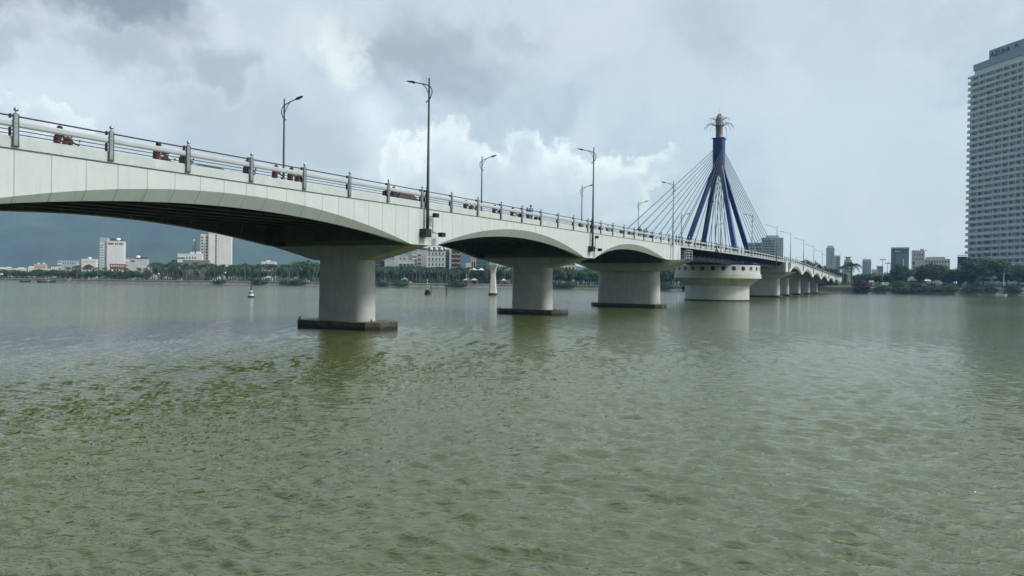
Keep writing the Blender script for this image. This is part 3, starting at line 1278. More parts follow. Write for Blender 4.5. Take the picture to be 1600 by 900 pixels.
mb = MB()
xs = sorted(set([a for a, _ in BANK] + list(np.linspace(-1500, 1500, 61))))
for a, b in zip(xs, xs[1:]):
    far = 3400
    mb.poly([(a, bank_y(a) + 1.2, bank_z(a)), (b, bank_y(b) + 1.2, bank_z(b)), (b * 1.7, far, 4), (a * 1.7, far, 4)], M_GROUND)
g_ = mb.build('ground', recalc=False)
g_['kind'] = 'structure'


def river_wall(name, label, x0, x1, wall_mat, cope):
    pts = [x for x in xs if x0 <= x <= x1]
    pts = sorted(set([x0, x1] + pts))
    mb = MB()
    for a, b in zip(pts, pts[1:]):
        ya, yb, za, zb = bank_y(a), bank_y(b), bank_z(a), bank_z(b)
        # sloping stone foot, wall, coping
        mb.poly([(a, ya - 2.2, -.6), (b, yb - 2.2, -.6), (b, yb - .5, .9), (a, ya - .5, .9)], wall_mat)
        mb.poly([(a, ya - .5, .9), (b, yb - .5, .9), (b, yb - .35, zb + .1), (a, ya - .35, za + .1)], wall_mat)
        mb.poly([(a, ya - .35, za + .1), (b, yb - .35, zb + .1), (b, yb + 1.6, zb + .1), (a, ya + 1.6, za + .1)], wall_mat)
        mb.poly([(a, ya + 1.6, za + .1), (b, yb + 1.6, zb + .1), (b, yb + 1.6, zb - 1), (a, ya + 1.6, za - 1)], wall_mat)
    o = mb.build(name, recalc=False)
    tag(o, label, 'wall')
    if cope:
        mb = MB()
        for a, b in zip(pts, pts[1:]):
            ya, yb, za, zb = bank_y(a) - .5, bank_y(b) - .5, bank_z(a) + .1, bank_z(b) + .1
            mb.loft([[(a, ya + i, za + j) for i, j in ((0, .01), (.5, .01), (.5, .28), (0, .28))], [(b, yb + i, zb + j) for i, j in ((0, .01), (.5, .01), (.5, .28), (0, .28))]], M_CONC)
        mb.build('coping', o)
    return o


M_STONEG = pm('grey_embankment', (.17, .175, .165), .85, .25, .4, streak=.4)
river_wall('river_wall', 'long low grey embankment wall along the far left bank below the palms', -700, 94, M_STONEG, True)
river_wall('river_wall', 'dark mossy river wall along the right bank below the round trees', 128, 700, M_STONE, True)

# white balusters on the right wall
bal = thing('balustrade', 'short pale balustrade on the river wall near the right edge', 'balustrade', (246, bank_y(250) - .9, .95))
mb = MB()
mb.box(-11, 13, -.15, .15, 1.05, 1.2, M_CONC)
mb.build('handrail', bal)
for i in range(25):
    mb = MB()
    mb.box(-11 + i, -10.7 + i, -.1, .1, 0, 1.05, M_CONC)
    mb.build('baluster', bal)


def hill(name, pts, Yc, depth, mat):
    """ridge line pts (x, z) at distance Yc, slopes to the ground in front and behind"""
    xs_ = np.linspace(pts[0][0], pts[-1][0], 120)
    nr = np.random.default_rng(3)
    zs = np.interp(xs_, [p[0] for p in pts], [p[1] for p in pts])
    rows = []
    nq = 22
    octs = [(nr.uniform(.6, 1.4) * 2 * math.pi / L, nr.uniform(.4, 1.3) * 2 * math.pi / L, nr.random() * 6, A) for L, A in ((900, .10), (500, .09), (300, .06), (160, .035), (90, .02)) for _ in range(2)]
    for j in range(nq + 1):
        q = j / nq * 2 - 1
        prof = math.cos(q * math.pi / 2) ** 1.15
        y = Yc + q * depth
        w = np.zeros_like(xs_)
        for kx, ky, ph, A in octs:
            w += A * np.sin(kx * xs_ + ky * y * 1.7 + ph)
        z = zs * prof * (1 + w * (1.1 - prof * .6)) + 3 - 10 * (abs(q) > .98)
        rows.append([(float(a), y, float(b)) for a, b in zip(xs_, z)])
    v = [p for r in rows for p in r]
    n = len(xs_)
    f = [(j * n + i, j * n + i + 1, (j + 1) * n + i + 1, (j + 1) * n + i) for j in range(nq) for i in range(n - 1)]
    me = bpy.data.meshes.new(name)
    me.from_pydata(v, [], f)
    me.polygons.foreach_set('use_smooth', [True] * len(f))
    me.materials.append(mat)
    o = bpy.data.objects.new(name, me)
    C.objects.link(o)
    o['kind'] = 'structure'
    return o


hill('hills', [(-3326, 269), (-2686, 333), (-2174, 320), (-1791, 281), (-1586, 246), (-1490, 238), (-1375, 253), (-1215, 269), (-1023, 224), (-799, 173), (-576, 144), (-358, 122), (-160, 96), (96, 75), (320, 45), (576, 13), (703, 3)], 2750, 620, M_HILL)

# ------------------------------------------------------------------ vegetation
M_LEAF = pm('leaf_dark', (.042, .092, .026), .7, .45, .35, rnd=.35, trans=.18)
M_LEAF2 = pm('leaf_mid', (.070, .125, .028), .7, .45, .35, rnd=.35, trans=.18)
M_PALM = pm('palm_leaf', (.044, .098, .032), .6, .4, .5, rnd=.30, trans=.15)
M_PTRUNK = pm('palm_trunk', (.13, .128, .11), .8, .2, 1.0, rnd=.2)
M_TRUNK = pm('tree_trunk', (.095, .080, .062), .9, .3, 1.2, rnd=.2)
M_BOUG = pm('bougainvillea', (.050, .010, .036), .7, .6, .8, trans=.15)
M_BOUGD = pm('bougainvillea_dull', (.045, .022, .042), .7, .6, .8, trans=.15)


def link(o, parent=None):
    C.objects.link(o)
    if parent:
        o.parent = parent
    return o


def leaf_cloud(name, lobes, n, size, mats, seed, shell=.55, flat=1.0):
    """many bent leaf sprays scattered through the outer volume of a set of lobes (x, y, z, rx, ry, rz)"""
    r = np.random.default_rng(seed)
    vol = np.array([l[3] * l[4] * l[5] for l in lobes]) ** .67
    pick = r.choice(len(lobes), n, p=vol / vol.sum())
    L = np.array(lobes)[pick]
    d = r.normal(size=(n, 3))
    d /= np.linalg.norm(d, axis=1)[:, None]
    rad = shell + (1 - shell) * r.random(n) ** .6
    wob = 1 + .16 * np.sin(d[:, 0] * 5 + L[:, 0]) * np.cos(d[:, 2] * 6 + L[:, 1])
    p = L[:, :3] + d * L[:, 3:] * (rad * wob)[:, None]
    nrm = d * .8 + r.normal(size=(n, 3)) * .55 + np.array([0, 0, .45])
    nrm /= np.linalg.norm(nrm, axis=1)[:, None]
    t = np.cross(nrm, r.normal(size=(n, 3)))
    t /= np.linalg.norm(t, axis=1)[:, None]
    b = np.cross(nrm, t)
    s = size * (.55 + .9 * r.random(n))[:, None]
    droop = nrm * s * .28
    v = np.stack([p - t * s - droop, p - b * s * .55, p + t * s - droop, p + b * s * .55], 1).reshape(-1, 3)
    f = np.arange(n * 4).reshape(n, 4)
    tri = np.concatenate([f[:, [0, 1, 3]], f[:, [1, 2, 3]]])
    me = bpy.data.meshes.new(name)
    me.from_pydata(v.tolist(), [], tri.tolist())
    for m in mats:
        me.materials.append(m)
    if len(mats) > 1:
        clump = (np.sin(p[:, 0] * 1.1 + seed) + np.sin(p[:, 1] * 1.3) + np.sin(p[:, 2] * 1.7 + 2) + r.normal(size=n) * .6) > .3
        me.polygons.foreach_set('material_index', np.concatenate([clump, clump]).astype(np.int32))
    me.update()
    return me


def branchy(name, h, hc, r0, spread, nb, seed, mat):
    r = random.Random(seed)
    mb = MB()
    lean = (r.uniform(-.25, .25), r.uniform(-.25, .25))
    top = (lean[0], lean[1], hc)
    mb.tube([(0, 0, -.3), (lean[0] * .3, lean[1] * .3, hc * .45), top], [r0 * 1.25, r0, r0 * .8], mat, 7)
    for i in range(nb):
        q = 2 * math.pi * (i + r.random() * .6) / nb
        e = spread * r.uniform(.5, .9)
        z1 = hc + (h - hc) * r.uniform(.35, .75)
        mb.tube([(top[0], top[1], hc - .1), (math.cos(q) * e * .45, math.sin(q) * e * .45, hc + (z1 - hc) * .6), (math.cos(q) * e, math.sin(q) * e, z1)], [r0 * .6, r0 * .42, r0 * .12], mat, 6)
    o = mb.build(name)
    C.objects.unlink(o)
    return o.data


def broad_tree(seed, h, w, n=900, size=.42, lobes=9, hc=.36, mats=None, flat=False):
    r = random.Random(seed)
    L = []
    for i in range(lobes):
        q = 2 * math.pi * i / lobes + r.uniform(-.4, .4)
        e = w * .5 * r.uniform(.35, .68) * (0 if i == 0 else 1)
        zz = h * (r.uniform(.52, .76) if i else .76)
        if flat:
            zz = h * (r.uniform(.62, .80) if i else .82)
        rr = w * r.uniform(.17, .27)
        L.append((math.cos(q) * e, math.sin(q) * e, zz, rr, rr, min(rr * (.62 if flat else .85), h - zz)))
        if i % 2:
            L.append((math.cos(q + .4) * e * .9, math.sin(q + .4) * e * .9, zz - h * .17, rr * .9, rr * .9, rr * .7))
    cr = leaf_cloud('crown', L, n, size, mats or [M_LEAF, M_LEAF2], seed)
    tr = branchy('trunk', h * .85, h * hc, .018 * h + .06, w * .5, 6, seed, M_TRUNK)
    return cr, tr


def royal_palm(seed, h, nf=13, fl=2.9, mat=None, coarse=False):
    r = random.Random(seed)
    mb = MB()
    lean = r.uniform(-.2, .2)
    mb.tube([(0, 0, -.3), (0, 0, h * .15), (lean * .5, 0, h * .45), (lean, 0, h * .78)], [.30, .26, .30, .19], M_PTRUNK, 7)
    mb.tube([(lean, 0, h * .775), (lean, 0, h * .87)], [.16, .10], mat or M_PALM, 6)
    tr = mb.build('trunk')
    C.objects.unlink(tr)
    v, f = [], []
    for i in range(nf):
        q = 2 * math.pi * (i + r.uniform(-.3, .3)) / nf
        el = r.uniform(.15, 1.25)
        L = fl * r.uniform(.85, 1.1)
        cx, sx = math.cos(q), math.sin(q)
        base = Vector((lean, 0, h * .86))
        spine = []
        for k in range(8):
            a = k / 7
            out = L * a * (math.cos(el) * .85 + .25 * a)
            up = L * (math.sin(el) * a - (.55 + .45 * math.cos(el)) * a ** 2.3)
            spine.append(base + Vector((cx * out, sx * out, up)))
        side = Vector((-sx, cx, 0))
        for k in range(7):
            p, p2 = spine[k], spine[k + 1]
            m = (p + p2) / 2
            wd = L * .24 * math.sin(math.pi * min(1, .16 + .84 * (k + .5) / 7)) + .07
            for sd in (-1, 1):
                for jj in range(2):
                    a0 = p.lerp(p2, jj * .5)
                    a1 = p.lerp(p2, jj * .5 + .30)
                    tip = a1 + side * sd * wd + Vector((0, 0, -wd * r.uniform(.35, .9))) + (p2 - p) * .5
                    b = len(v)
                    v += [tuple(a0), tuple(a1 + (p2 - p) * .12), tuple(tip)]
                    f.append((b, b + 1, b + 2))
            b = len(v)
            v += [tuple(p + side * .035), tuple(p - side * .035), tuple(p2)]
            f.append((b, b + 1, b + 2))
    me = bpy.data.meshes.new('crown')
    me.from_pydata(v, [], f)
    me.materials.append(mat or M_PALM)
    return me, tr.data


def place_tree(name, label, cat, meshes, x, y, z, s=1.0, rz=0.0, group=None, sz=None):
    root = thing(name, label, cat, (x, y, z), rz, group)
    root.scale = (s, s, sz or s)
    for nm, me in zip(('crown', 'trunk'), meshes):
        if me is not None:
            link(bpy.data.objects.new(nm, me), root)
    return root


rt = random.Random(11)
PALMS = [royal_palm(20 + i, 10.0, 17, 3.7) for i in range(5)]
TREES = [broad_tree(40 + i, 8.5, 8.5, 1700, .40) for i in range(5)]


def ux(u, Y):
    return at(u, 440, Y).x


# the palm rows of the left promenade (between the left edge and the first pier)
def palms(u0, u1, n, Y0_, Y1_, h0, h1, label, group, clear=()):
    for i in range(n):
        u = u0 + (u1 - u0) * (i + rt.uniform(.15, .85)) / n
        Y = rt.uniform(Y0_, Y1_)
        x = ux(u, Y)
        hh = rt.uniform(h0, h1) / 10.0
        place_tree('royal_palm', label, 'palm tree', PALMS[rt.randrange(5)], x, Y, bank_z(x) + .1, hh * rt.uniform(.95, 1.05), rt.uniform(0, 6.28), group, hh)


def broads(u0, u1, n, Y0_, Y1_, h0, h1, label, group, name='broadleaf_tree'):
    for i in range(n):
        u = u0 + (u1 - u0) * (i + rt.uniform(.1, .9)) / n
        Y = rt.uniform(Y0_, Y1_)
        x = ux(u, Y)
        hh = rt.uniform(h0, h1) / 8.5
        place_tree(name, label, 'tree', TREES[rt.randrange(5)], x, Y, bank_z(x) + .1, hh * rt.uniform(.95, 1.15), rt.uniform(0, 6.28), group, hh)


palms(236, 506, 58, 418, 446, 9.2, 11.2, 'royal palm with pale trunk in the rows left of the first pier', 'royal palms left of the first pier')
palms(592, 700, 20, 416, 440, 9.5, 11.0, 'royal palm with pale trunk between the first pier and the thin water post', 'royal palms between first pier and water post')
palms(700, 806, 22, 416, 440, 9.0, 11.2, 'royal palm with pale trunk around the hourglass pillar', 'royal palms around the hourglass pillar')
palms(100, 236, 9, 420, 440, 7.0, 8.4, 'small palm among round trees at the far left bank', 'small palms at the far left')
broads(-8, 236, 46, 418, 448, 4.6, 6.6, 'round dark tree in the low tree band at the far left bank', 'trees in the low band at the far left')
broads(240, 500, 22, 440, 458, 7.0, 9.6, 'dark broadleaf tree behind the palm rows left of the first pier', 'broadleaf trees behind the left palms')
broads(464, 512, 7, 440, 460, 11.0, 14.0, 'tall dark tree rising over the palms beside the first pier', 'tall trees beside the first pier')
broads(588, 806, 34, 432, 456, 8.2, 10.6, 'dark broadleaf tree behind the palms seen under the second arch', 'broadleaf trees seen under the second arch')
broads(858, 940, 20, 424, 446, 8.0, 12.0, 'leafy green tree seen between the second pier and the wide third pier', 'trees between the second and third piers')
broads(1024, 1078, 12, 410, 430, 10.0, 14.5, 'green tree seen between the third pier and the round pier', 'trees between third pier and round pier')
# low shrubs at the water's edge of the left bank
BUSH = [leaf_cloud('foliage', [(0, 0, .9, 2.2, 1.5, 1.1), (1.8, .2, .7, 1.6, 1.3, .9), (-1.9, 0, .7, 1.5, 1.2, .8), (.6, -.6, .6, 1.8, 1.0, .8)], 520, .26, [M_LEAF, M_LEAF2], 70 + i) for i in range(3)]


def bush(name, label, cat, x, y, z, s, mats=None, me=None, group=None, sz=None):
    root = thing(name, label, cat, (x, y, z), rt.uniform(-.3, .3), group)
    root.scale = (s, s, sz or s)
    me = me or BUSH[rt.randrange(3)]
    if mats:
        me = me.copy()
        for i in range(len(me.materials)):
            me.materials[i] = mats[i % len(mats)]
    link(bpy.data.objects.new('foliage', me), root)
    st = MB()
    for q in range(3):
        st.tube([(.3 * q - .3, 0, -.5), (.7 * q - .7, .1, .7)], [.06, .03], M_TRUNK, 5)
    st.build('stems', root)
    return root


for u, s, lab in ((404, 1.5, 'low green shrub right above the striped cone buoy'), (448, 1.4, 'low green shrub at the waterline, left one of the pair near the first pier'), (466, 1.5, 'low green shrub at the waterline, right one of the pair near the first pier'),
                  (340, 1.2, 'dark round shrub at the waterline left of the small blue boat'), (597, 1.4, 'bright green shrub touching the right side of the first pier'), (626, 1.6, 'bright green shrub at the waterline between first pier and striped mast buoy'),
                  (715, 1.9, 'big dark shrub at the waterline left of the white pavilions'), (876, 1.5, 'low bush at the waterline right of the second pier'), (890, 1.7, 'low bush at the waterline second from the second pier'), (1042, 1.8, 'bright bush at the waterline left of the round pier')):
    Y = 408 if u < 860 else (416 if u < 1000 else 400)
    x = ux(u, Y)
    bush('shrub', lab, 'shrub', x, bank_y(x) - .6, bank_z(x) - 1.0, s)

# right bank trees
BIG = [broad_tree(90 + i, 13, 15, 5200, .46, 13, .30, flat=True) for i in range(3)]
RND = [broad_tree(110 + i, 10, 9.5, 3000, .42, 10, .34) for i in range(3)]
RB = [  # u, depth, top y, width px, mesh, label
    (1405, 386, 411, 30, RND[0], 'dark rounded tree in front of the blue glass block'),
    (1432, 392, 419, 30, RND[1], 'low dark tree below the white stepped hotel'),
    (1456, 380, 413, 44, BIG[0], 'spreading tree with thin forked trunks below the white stepped hotel'),
    (1493, 384, 418, 34, RND[2], 'dark tree under the building with the mural'),
    (1512, 388, 416, 34, RND[0], 'dark tree pressed against the left side of the banyan'),
    (1537, 374, 405, 66, BIG[1], 'large banyan with wide dome crown below the tall curved tower'),
    (1574, 386, 410, 36, RND[1], 'dark tree behind the white lamp post at the right'),
    (1592, 384, 411, 36, RND[2], 'dark tree at the right edge of the bank'),
    (1612, 384, 409, 40, RND[0], 'dark tree cut by the right edge of the photo'),
    (1478, 396, 420, 30, RND[1], 'dark tree between spreading tree and mural building'),
    (1362, 398, 426, 30, RND[2], 'low dark tree behind the red and white banner'),
    (1344, 402, 427, 28, RND[0], 'low dark tree right of the leaning palm'),
    (1385, 400, 425, 30, RND[1], 'low dark tree behind the tall pole with floodlights'),
    (1296, 452, 417, 26, RND[2], 'dark tree at the foot of the pale tower pair'),
    (1258, 470, 405, 34, RND[0], 'dark tree standing up behind the far bridge rail, left one'),
    (1276, 468, 409, 26, RND[1], 'dark tree standing up behind the far bridge rail, right one'),
    (1312, 425, 424, 24, RND[0], 'small dark tree at the end of the bridge ramp'),
    (1422, 402, 424, 28, RND[2], 'dark tree behind the white triangular tent'),
]
for u, Y, yt, wpx, me, lab in RB:
    p = at(u, yt, Y)
    z0 = bank_z(p.x) + .1
    hh = p.z - z0
    big = me in BIG
    k = hh / (13 * .93 if big else 10 * .97)
    kw = (wpx * Y / F) / (15 * .98 if big else 9.5 * .98)
    place_tree('broadleaf_tree' if not big else 'spreading_tree', lab, 'tree', me, p.x, Y, z0, kw, rt.uniform(0, 6), None, k)
CP = [royal_palm(140, 10.0, 17, 4.6, M_LEAF), royal_palm(141, 10.0, 13, 3.8, M_LEAF)]
for u, Y, yt, me, lab in ((1331, 372, 408, CP[0], 'dark coconut palm with drooping fronds at the bridge end'), (1317, 384, 413, CP[1], 'smaller dark palm left of the drooping palm at the bridge end')):
    p = at(u, yt, Y)
    z0 = bank_z(p.x)
    place_tree('coconut_palm', lab, 'palm tree', me, p.x, Y, z0, (p.z - z0) / 10.2, .6, None)
# shrubs of the right bank
VB = [leaf_cloud('foliage', [(0, 0, 2.2, 2.6, 2.0, 1.9), (2.0, 0, 1.3, 1.8, 1.6, 1.4), (-2.1, .1, 1.4, 1.7, 1.5, 1.5), (.5, -1.2, .2, 2.4, 1.3, 1.8), (-1.2, -1.2, -.4, 2.0, 1.1, 1.5), (1.8, -1.2, -.5, 1.8, 1.0, 1.5)], 1900, .27, [M_LEAF, M_LEAF2], 170 + i) for i in range(2)]
for u, s, sz, mats, lab in ((1340, 1.25, 1.08, (M_BOUG, M_BOUGD), 'purple flowering bush spilling over the river wall near the bridge end'),
                            (1402, 1.35, 1.05, (M_LEAF2, M_LEAF), 'tall green bush spilling over the river wall right of the white car'),
                            (1427, 1.5, .92, (M_BOUGD, M_LEAF), 'dull purple brown bush spilling over the river wall below the white tent'),
                            (1452, 1.5, .45, (M_LEAF, M_LEAF), 'low dark hedge bush on the wall below the spreading tree'),
                            (1520, 1.6, .55, (M_LEAF, M_BOUGD), 'low dark bush on the wall left of the banyan trunk'),
                            (1482, 1.5, .50, (M_LEAF, M_LEAF2), 'low bush on the wall between spreading tree and banyan'),
                            (1590, 1.3, .80, (M_LEAF2, M_LEAF), 'green bush on the wall at the right edge'),
                            (1552, 1.3, .45, (M_LEAF, M_LEAF), 'low dark bush just right of the banyan trunk'),
                            (1372, 1.4, .40, (M_LEAF, M_LEAF2), 'low bush hanging on the wall below the white car')):
    x = ux(u, 358)
    bush('flowering_bush' if M_BOUG in mats or M_BOUGD == mats[0] else 'bush', lab, 'bush', x, bank_y(x) + .2, bank_z(x) - .3, s, mats, VB[rt.randrange(2)], None, sz)
# grass slope under the trees
mb = MB()
for a, b in zip(np.linspace(138, 330, 20), np.linspace(138, 330, 20)[1:]):
    for q0, q1, h0, h1 in ((2.4, 9, .14, 1.0), (9, 30, 1.0, 1.6)):
        mb.poly([(a, bank_y(a) + q0, bank_z(a) + h0), (b, bank_y(b) + q0, bank_z(b) + h0), (b, bank_y(b) + q1, bank_z(b) + h1), (a, bank_y(a) + q1, bank_z(a) + h1)], M_LAWN)
o = mb.build('lawn', recalc=False)
o['kind'] = 'structure'
hedge = leaf_cloud('hedge', [(150 + i * 4.0, bank_y(150 + i * 4) + 14 + (i % 3) * 2, bank_z(150) + 1.6, 3.0, 1.8, 1.6) for i in range(45)], 9000, .34, [M_LEAF, M_LEAF2], 222)
o = link(bpy.data.objects.new('undergrowth', hedge))
tag(o, 'dense green undergrowth along the top of the right bank', 'undergrowth', kind='stuff')
hedge2 = leaf_cloud('undergrowth', [(-330 + i * 4.2, bank_y(-330 + i * 4.2) + 18 + (i % 3) * 4, 3.2, 3.4, 2.4, 2.0 + 1.0 * ((i * 7) % 3)) for i in range(105)], 24000, .36, [M_LEAF, M_LEAF2], 223)
o = link(bpy.data.objects.new('undergrowth', hedge2))
tag(o, 'dark undergrowth behind the palm trunks on the far left bank', 'undergrowth', kind='stuff')
# ------------------------------------------------------------------ buildings
M_WHITE2 = pm('white_wall_warm', (.66, .66, .62), .75, .07, .3, streak=.25)
M_GREYW = pm('grey_wall', (.50, .53, .56), .8, .08, .3, streak=.25)
M_GREYB = pm('blue_grey_wall', (.38, .45, .52), .8, .08, .3, streak=.2)
M_BEIGE = pm('beige_wall', (.50, .42, .31), .8, .08, .3, streak=.25)
M_BRICK = pm('red_wall', (.24, .085, .065), .8, .15, .5)
M_BROWN = pm('brown_wall', (.12, .065, .045), .8, .2, .5)
M_CONCD = pm('bare_concrete', (.22, .22, .21), .9, .15, .4, streak=.3)
M_TEAL = pm('teal_glass', (.035, .13, .15), .15, .3, .35, spec=.6)
M_BLUEG = pm('blue_glass', (.17, .26, .38), .12, .25, .3, spec=.6)
M_SLATEG = pm('slate_glass', (.11, .155, .21), .15, .2, .2, spec=.6)
M_GREENP = pm('green_paint', (.10, .22, .18), .7, .1, .4)
M_ROOFD = pm('dark_roof', (.06, .062, .066), .8, .2, .8)
M_MURAL = pm('mural_blue', (.05, .20, .26), .6, .6, .35)
M_TILE = pm('roof_tile', (.16, .06, .045), .8, .2, 1.2)


def win_mesh(w, h, glass):
    m = MB()
    m.box(-w / 2, w / 2, -.07, .0, 0, h, glass)
    m.box(-w / 2 - .06, w / 2 + .06, -.16, .0, -.12, -.005, M_WHITE2)
    o = m.build('window')
    C.objects.unlink(o)
    return o.data


def building(label, u0, u1, yt, Y, dp, mat, wins=(), name='apartment_building', cat='building', zb=None, roof=None, extra=None, tilt=0.0, base_y=None):
    a, b = at(u0, yt, Y), at(u1, yt, Y)
    cx = (a.x + b.x) / 2
    wd = b.x - a.x
    z0 = bank_z(cx) if zb is None else zb
    ht = (a.z + b.z) / 2 - z0
    tilt = -math.atan2(cx, Y) * (1.0 if u0 > 1150 else .8) + tilt
    wd *= math.cos(tilt)
    root = thing(name, label, cat, (cx, Y, z0), tilt)
    m = MB()
    m.box(-wd / 2, wd / 2, 0, dp, -1, ht - .4, mat)
    m.build('wall', root)
    m = MB()
    e = .12
    m.box(-wd / 2 - e, wd / 2 + e, -e, dp + e, ht - .4, ht, roof or mat)
    rf = m.build('roof', root)
    for (f0, f1, g0, g1, nr, nc, wf, hf, gm) in wins:
        cw, ch = (f1 - f0) * wd / nc, (g1 - g0) * ht / nr
        me = win_mesh(cw * wf, ch * hf, gm)
        for i in range(nr):
            for j in range(nc):
                o = bpy.data.objects.new('window', me)
                C.objects.link(o)
                o.parent = root
                o.location = (-wd / 2 + f0 * wd + (j + .5) * cw, -.005, g0 * ht + (i + .5) * ch - ch * hf / 2)
    if extra:
        extra(root, wd, ht, dp, rf)
    return root


def dome(root, x, y, z, r, mat=M_WHITE, nm='roof_dome'):
    m = MB()
    m.lathe([(r, 0), (r, .3 * r), (r * .85, .6 * r), (r * .5, .9 * r), (.05, r)], 14, mat, (x, y, z))
    return m.build(nm, root, smooth=True)


def bx(root, nm, x0, x1, y0, y1, z0, z1, mat):
    return MB().box(x0, x1, y0, y1, z0, z1, mat).build(nm, root)


G = M_GLASS
# --- left bank, from the left
for i, (u0, u1, yt, Y, lab) in enumerate(((-4, 8, 420.0, 760, 'white low house at the far left edge above the trees'), (9, 17, 419.2, 800, 'white low house second from the left edge'), (18, 26, 418.6, 780, 'white low house with hipped roof, third from the left edge'),
                                          (27, 39, 420.2, 820, 'long white low house left of the beige block'), (44, 53, 418.2, 780, 'small pale house touching the left side of the beige block'), (80, 91, 416.4, 760, 'pale house between the beige block and the long blue grey block'))):
    def ex(root, wd, ht, dp, rf, i=i):
        m = MB()
        m.loft([[(-wd * .55, -.5, ht), (wd * .55, -.5, ht), (wd * .55, dp + .5, ht), (-wd * .55, dp + .5, ht)], [(-wd * .3, dp * .4, ht + 1.6), (wd * .3, dp * .4, ht + 1.6), (wd * .3, dp * .6, ht + 1.6), (-wd * .3, dp * .6, ht + 1.6)]], M_TILE if i in (2, 5) else M_GREYW)
        m.build('hipped_roof', root)
    building(lab, u0, u1, yt, Y, 9, M_WHITE, [(.1, .9, .45, .9, 1, 3, .4, .6, G)], 'house', 'house', extra=ex)
building('square beige block above the trees at the far left', 54, 71, 412.6, 560, 10, M_BEIGE, [(.05, .95, .2, .9, 3, 4, .35, .4, G)], extra=lambda r, w, h, d, f: (bx(r, 'roof_tank', -2, -.5, 2, 4, h, h + 1, M_WHITE2), bx(r, 'roof_tank', 1.5, 3, 2, 4, h, h + 1.2, M_WHITE2)))
building('small cream house in front of the beige block', 64, 76, 419.5, 480, 7, M_WHITE2, [(.1, .9, .5, .95, 1, 3, .4, .6, G)], 'house', 'house')


def balc(root, w, h, d, f, x0=0.0, x1=.14, n=4, mat=M_WHITE):
    for i in range(n):
        z = h * (.25 + .7 * i / n)
        bx(root, 'balcony', -w / 2 + x0 * w - .4, -w / 2 + x1 * w, -1.3, -.01, z, z + 1.0, mat)


building('long blue grey block with white balconies on its left end', 92, 120, 407.0, 520, 11, M_GREYB, [(.02, .13, .25, .95, 4, 1, .8, .5, G), (.2, .95, .75, .95, 1, 6, .3, .5, G), (.2, .95, .3, .5, 1, 5, .25, .4, G)], extra=balc)
building('small pink house in front of the blue grey block', 113, 124, 416, 470, 7, M_BRICK, [(.1, .9, .5, .9, 1, 3, .45, .6, M_WHITE)], 'house', 'house')
building('small cream balconied house left of the white gabled house', 121, 128, 409, 500, 8, M_WHITE2, [(.1, .9, .2, .95, 5, 1, .6, .5, G)], 'house', 'house', extra=lambda r, w, h, d, f: balc(r, w, h, d, f, 0, 1, 5))


def ex_arch(r, w, h, d, f):
    m = MB()
    m.loft([[(-w * .38, -1.6, h * .62), (w * .38, -1.6, h * .62), (0, -1.6, h * .74)], [(-w * .38, 0, h * .62), (w * .38, 0, h * .62), (0, 0, h * .74)]], M_ROOFD)
    m.build('gable_canopy', r)
    dome(r, 0, 4, h, 1.3)


building('white house with a dark gabled canopy and small dome', 128, 150, 404.5, 500, 10, M_WHITE, [(.06, .94, .18, .58, 3, 4, .42, .5, G), (.06, .94, .78, .94, 1, 4, .6, .4, M_BEIGE)], 'house', 'house', extra=ex_arch)
building('narrow grey block squeezed against the tall white slab hotel', 151, 159, 406, 520, 10, M_GREYB, [(.1, .9, .15, .95, 6, 1, .8, .35, G)])


def ex_slab(r, w, h, d, f):
    bx(r, 'stair_tower', -w / 2 - 4.0, -w / 2 - .01, 1.0, d, -1, h + 2.0, M_GREYB)
    for i in range(13):
        bx(r, 'balcony', -w / 2 - 4.1, -w / 2 - 1.7, .3, .99, h * (.12 + .065 * i), h * (.12 + .065 * i) + .9, M_WHITE)
    bx(r, 'roof_pavilion', -w * .3, w * .15, 2, 6, h, h + 1.7, M_ROOFD)
    bx(r, 'roof_pavilion', w * .25, w * .46, 2, 6, h, h + 1.2, M_ROOFD)
    dome(r, w * .15, 3, h + .5, 1.7)


building('tall narrow white slab hotel with a dark window strip under its roof', 167.5, 193, 376.5, 470, 13, M_WHITE, [(.06, .40, .905, .95, 1, 4, .9, .8, G), (.47, .66, .905, .95, 1, 2, .8, .8, G), (.72, .96, .905, .95, 1, 3, .9, .8, G), (.47, .55, .15, .88, 14, 1, .4, .3, M_GREYB)], 'hotel', 'hotel', extra=ex_slab)
building('red house with arched white windows at the foot of the white slab hotel', 172, 195, 412.5, 445, 8, M_BRICK, [(.05, .95, .35, .72, 1, 4, .55, .75, M_WHITE2), (.05, .95, .80, .97, 1, 6, .55, .6, M_WHITE2)], 'house', 'house')


def ex_gw(r, w, h, d, f):
    for i in range(5):
        bx(r, 'balcony', -w / 2 - 1.6, -w / 2 + w * .16, -1.0, -.01, h * .28 + i * h * .14, h * .28 + i * h * .14 + 1.0, M_WHITE)
    bx(r, 'roof_pavilion', -w * .1, w * .47, 2, 7, h, h + 1.1, M_ROOFD)
    dome(r, w * .05, 3, h + .6, 1.6)


building('pale grey windowless block right of the white slab hotel', 197, 229.5, 404.3, 455, 12, M_GREYW, [(.02, .16, .2, .95, 5, 1, .7, .55, G), (.22, .42, .84, .93, 1, 2, .85, .7, G)], extra=ex_gw)
building('distant low white shed over the trees right of the pale grey block', 231, 246, 417.6, 620, 9, M_WHITE, [(.05, .95, .4, .9, 1, 5, .5, .4, G)], 'shed', 'shed')
building('distant low white shed left of the brown cylinder tower', 252, 272, 418.6, 660, 9, M_WHITE, [(.05, .95, .4, .9, 1, 6, .5, .4, G)], 'shed', 'shed')


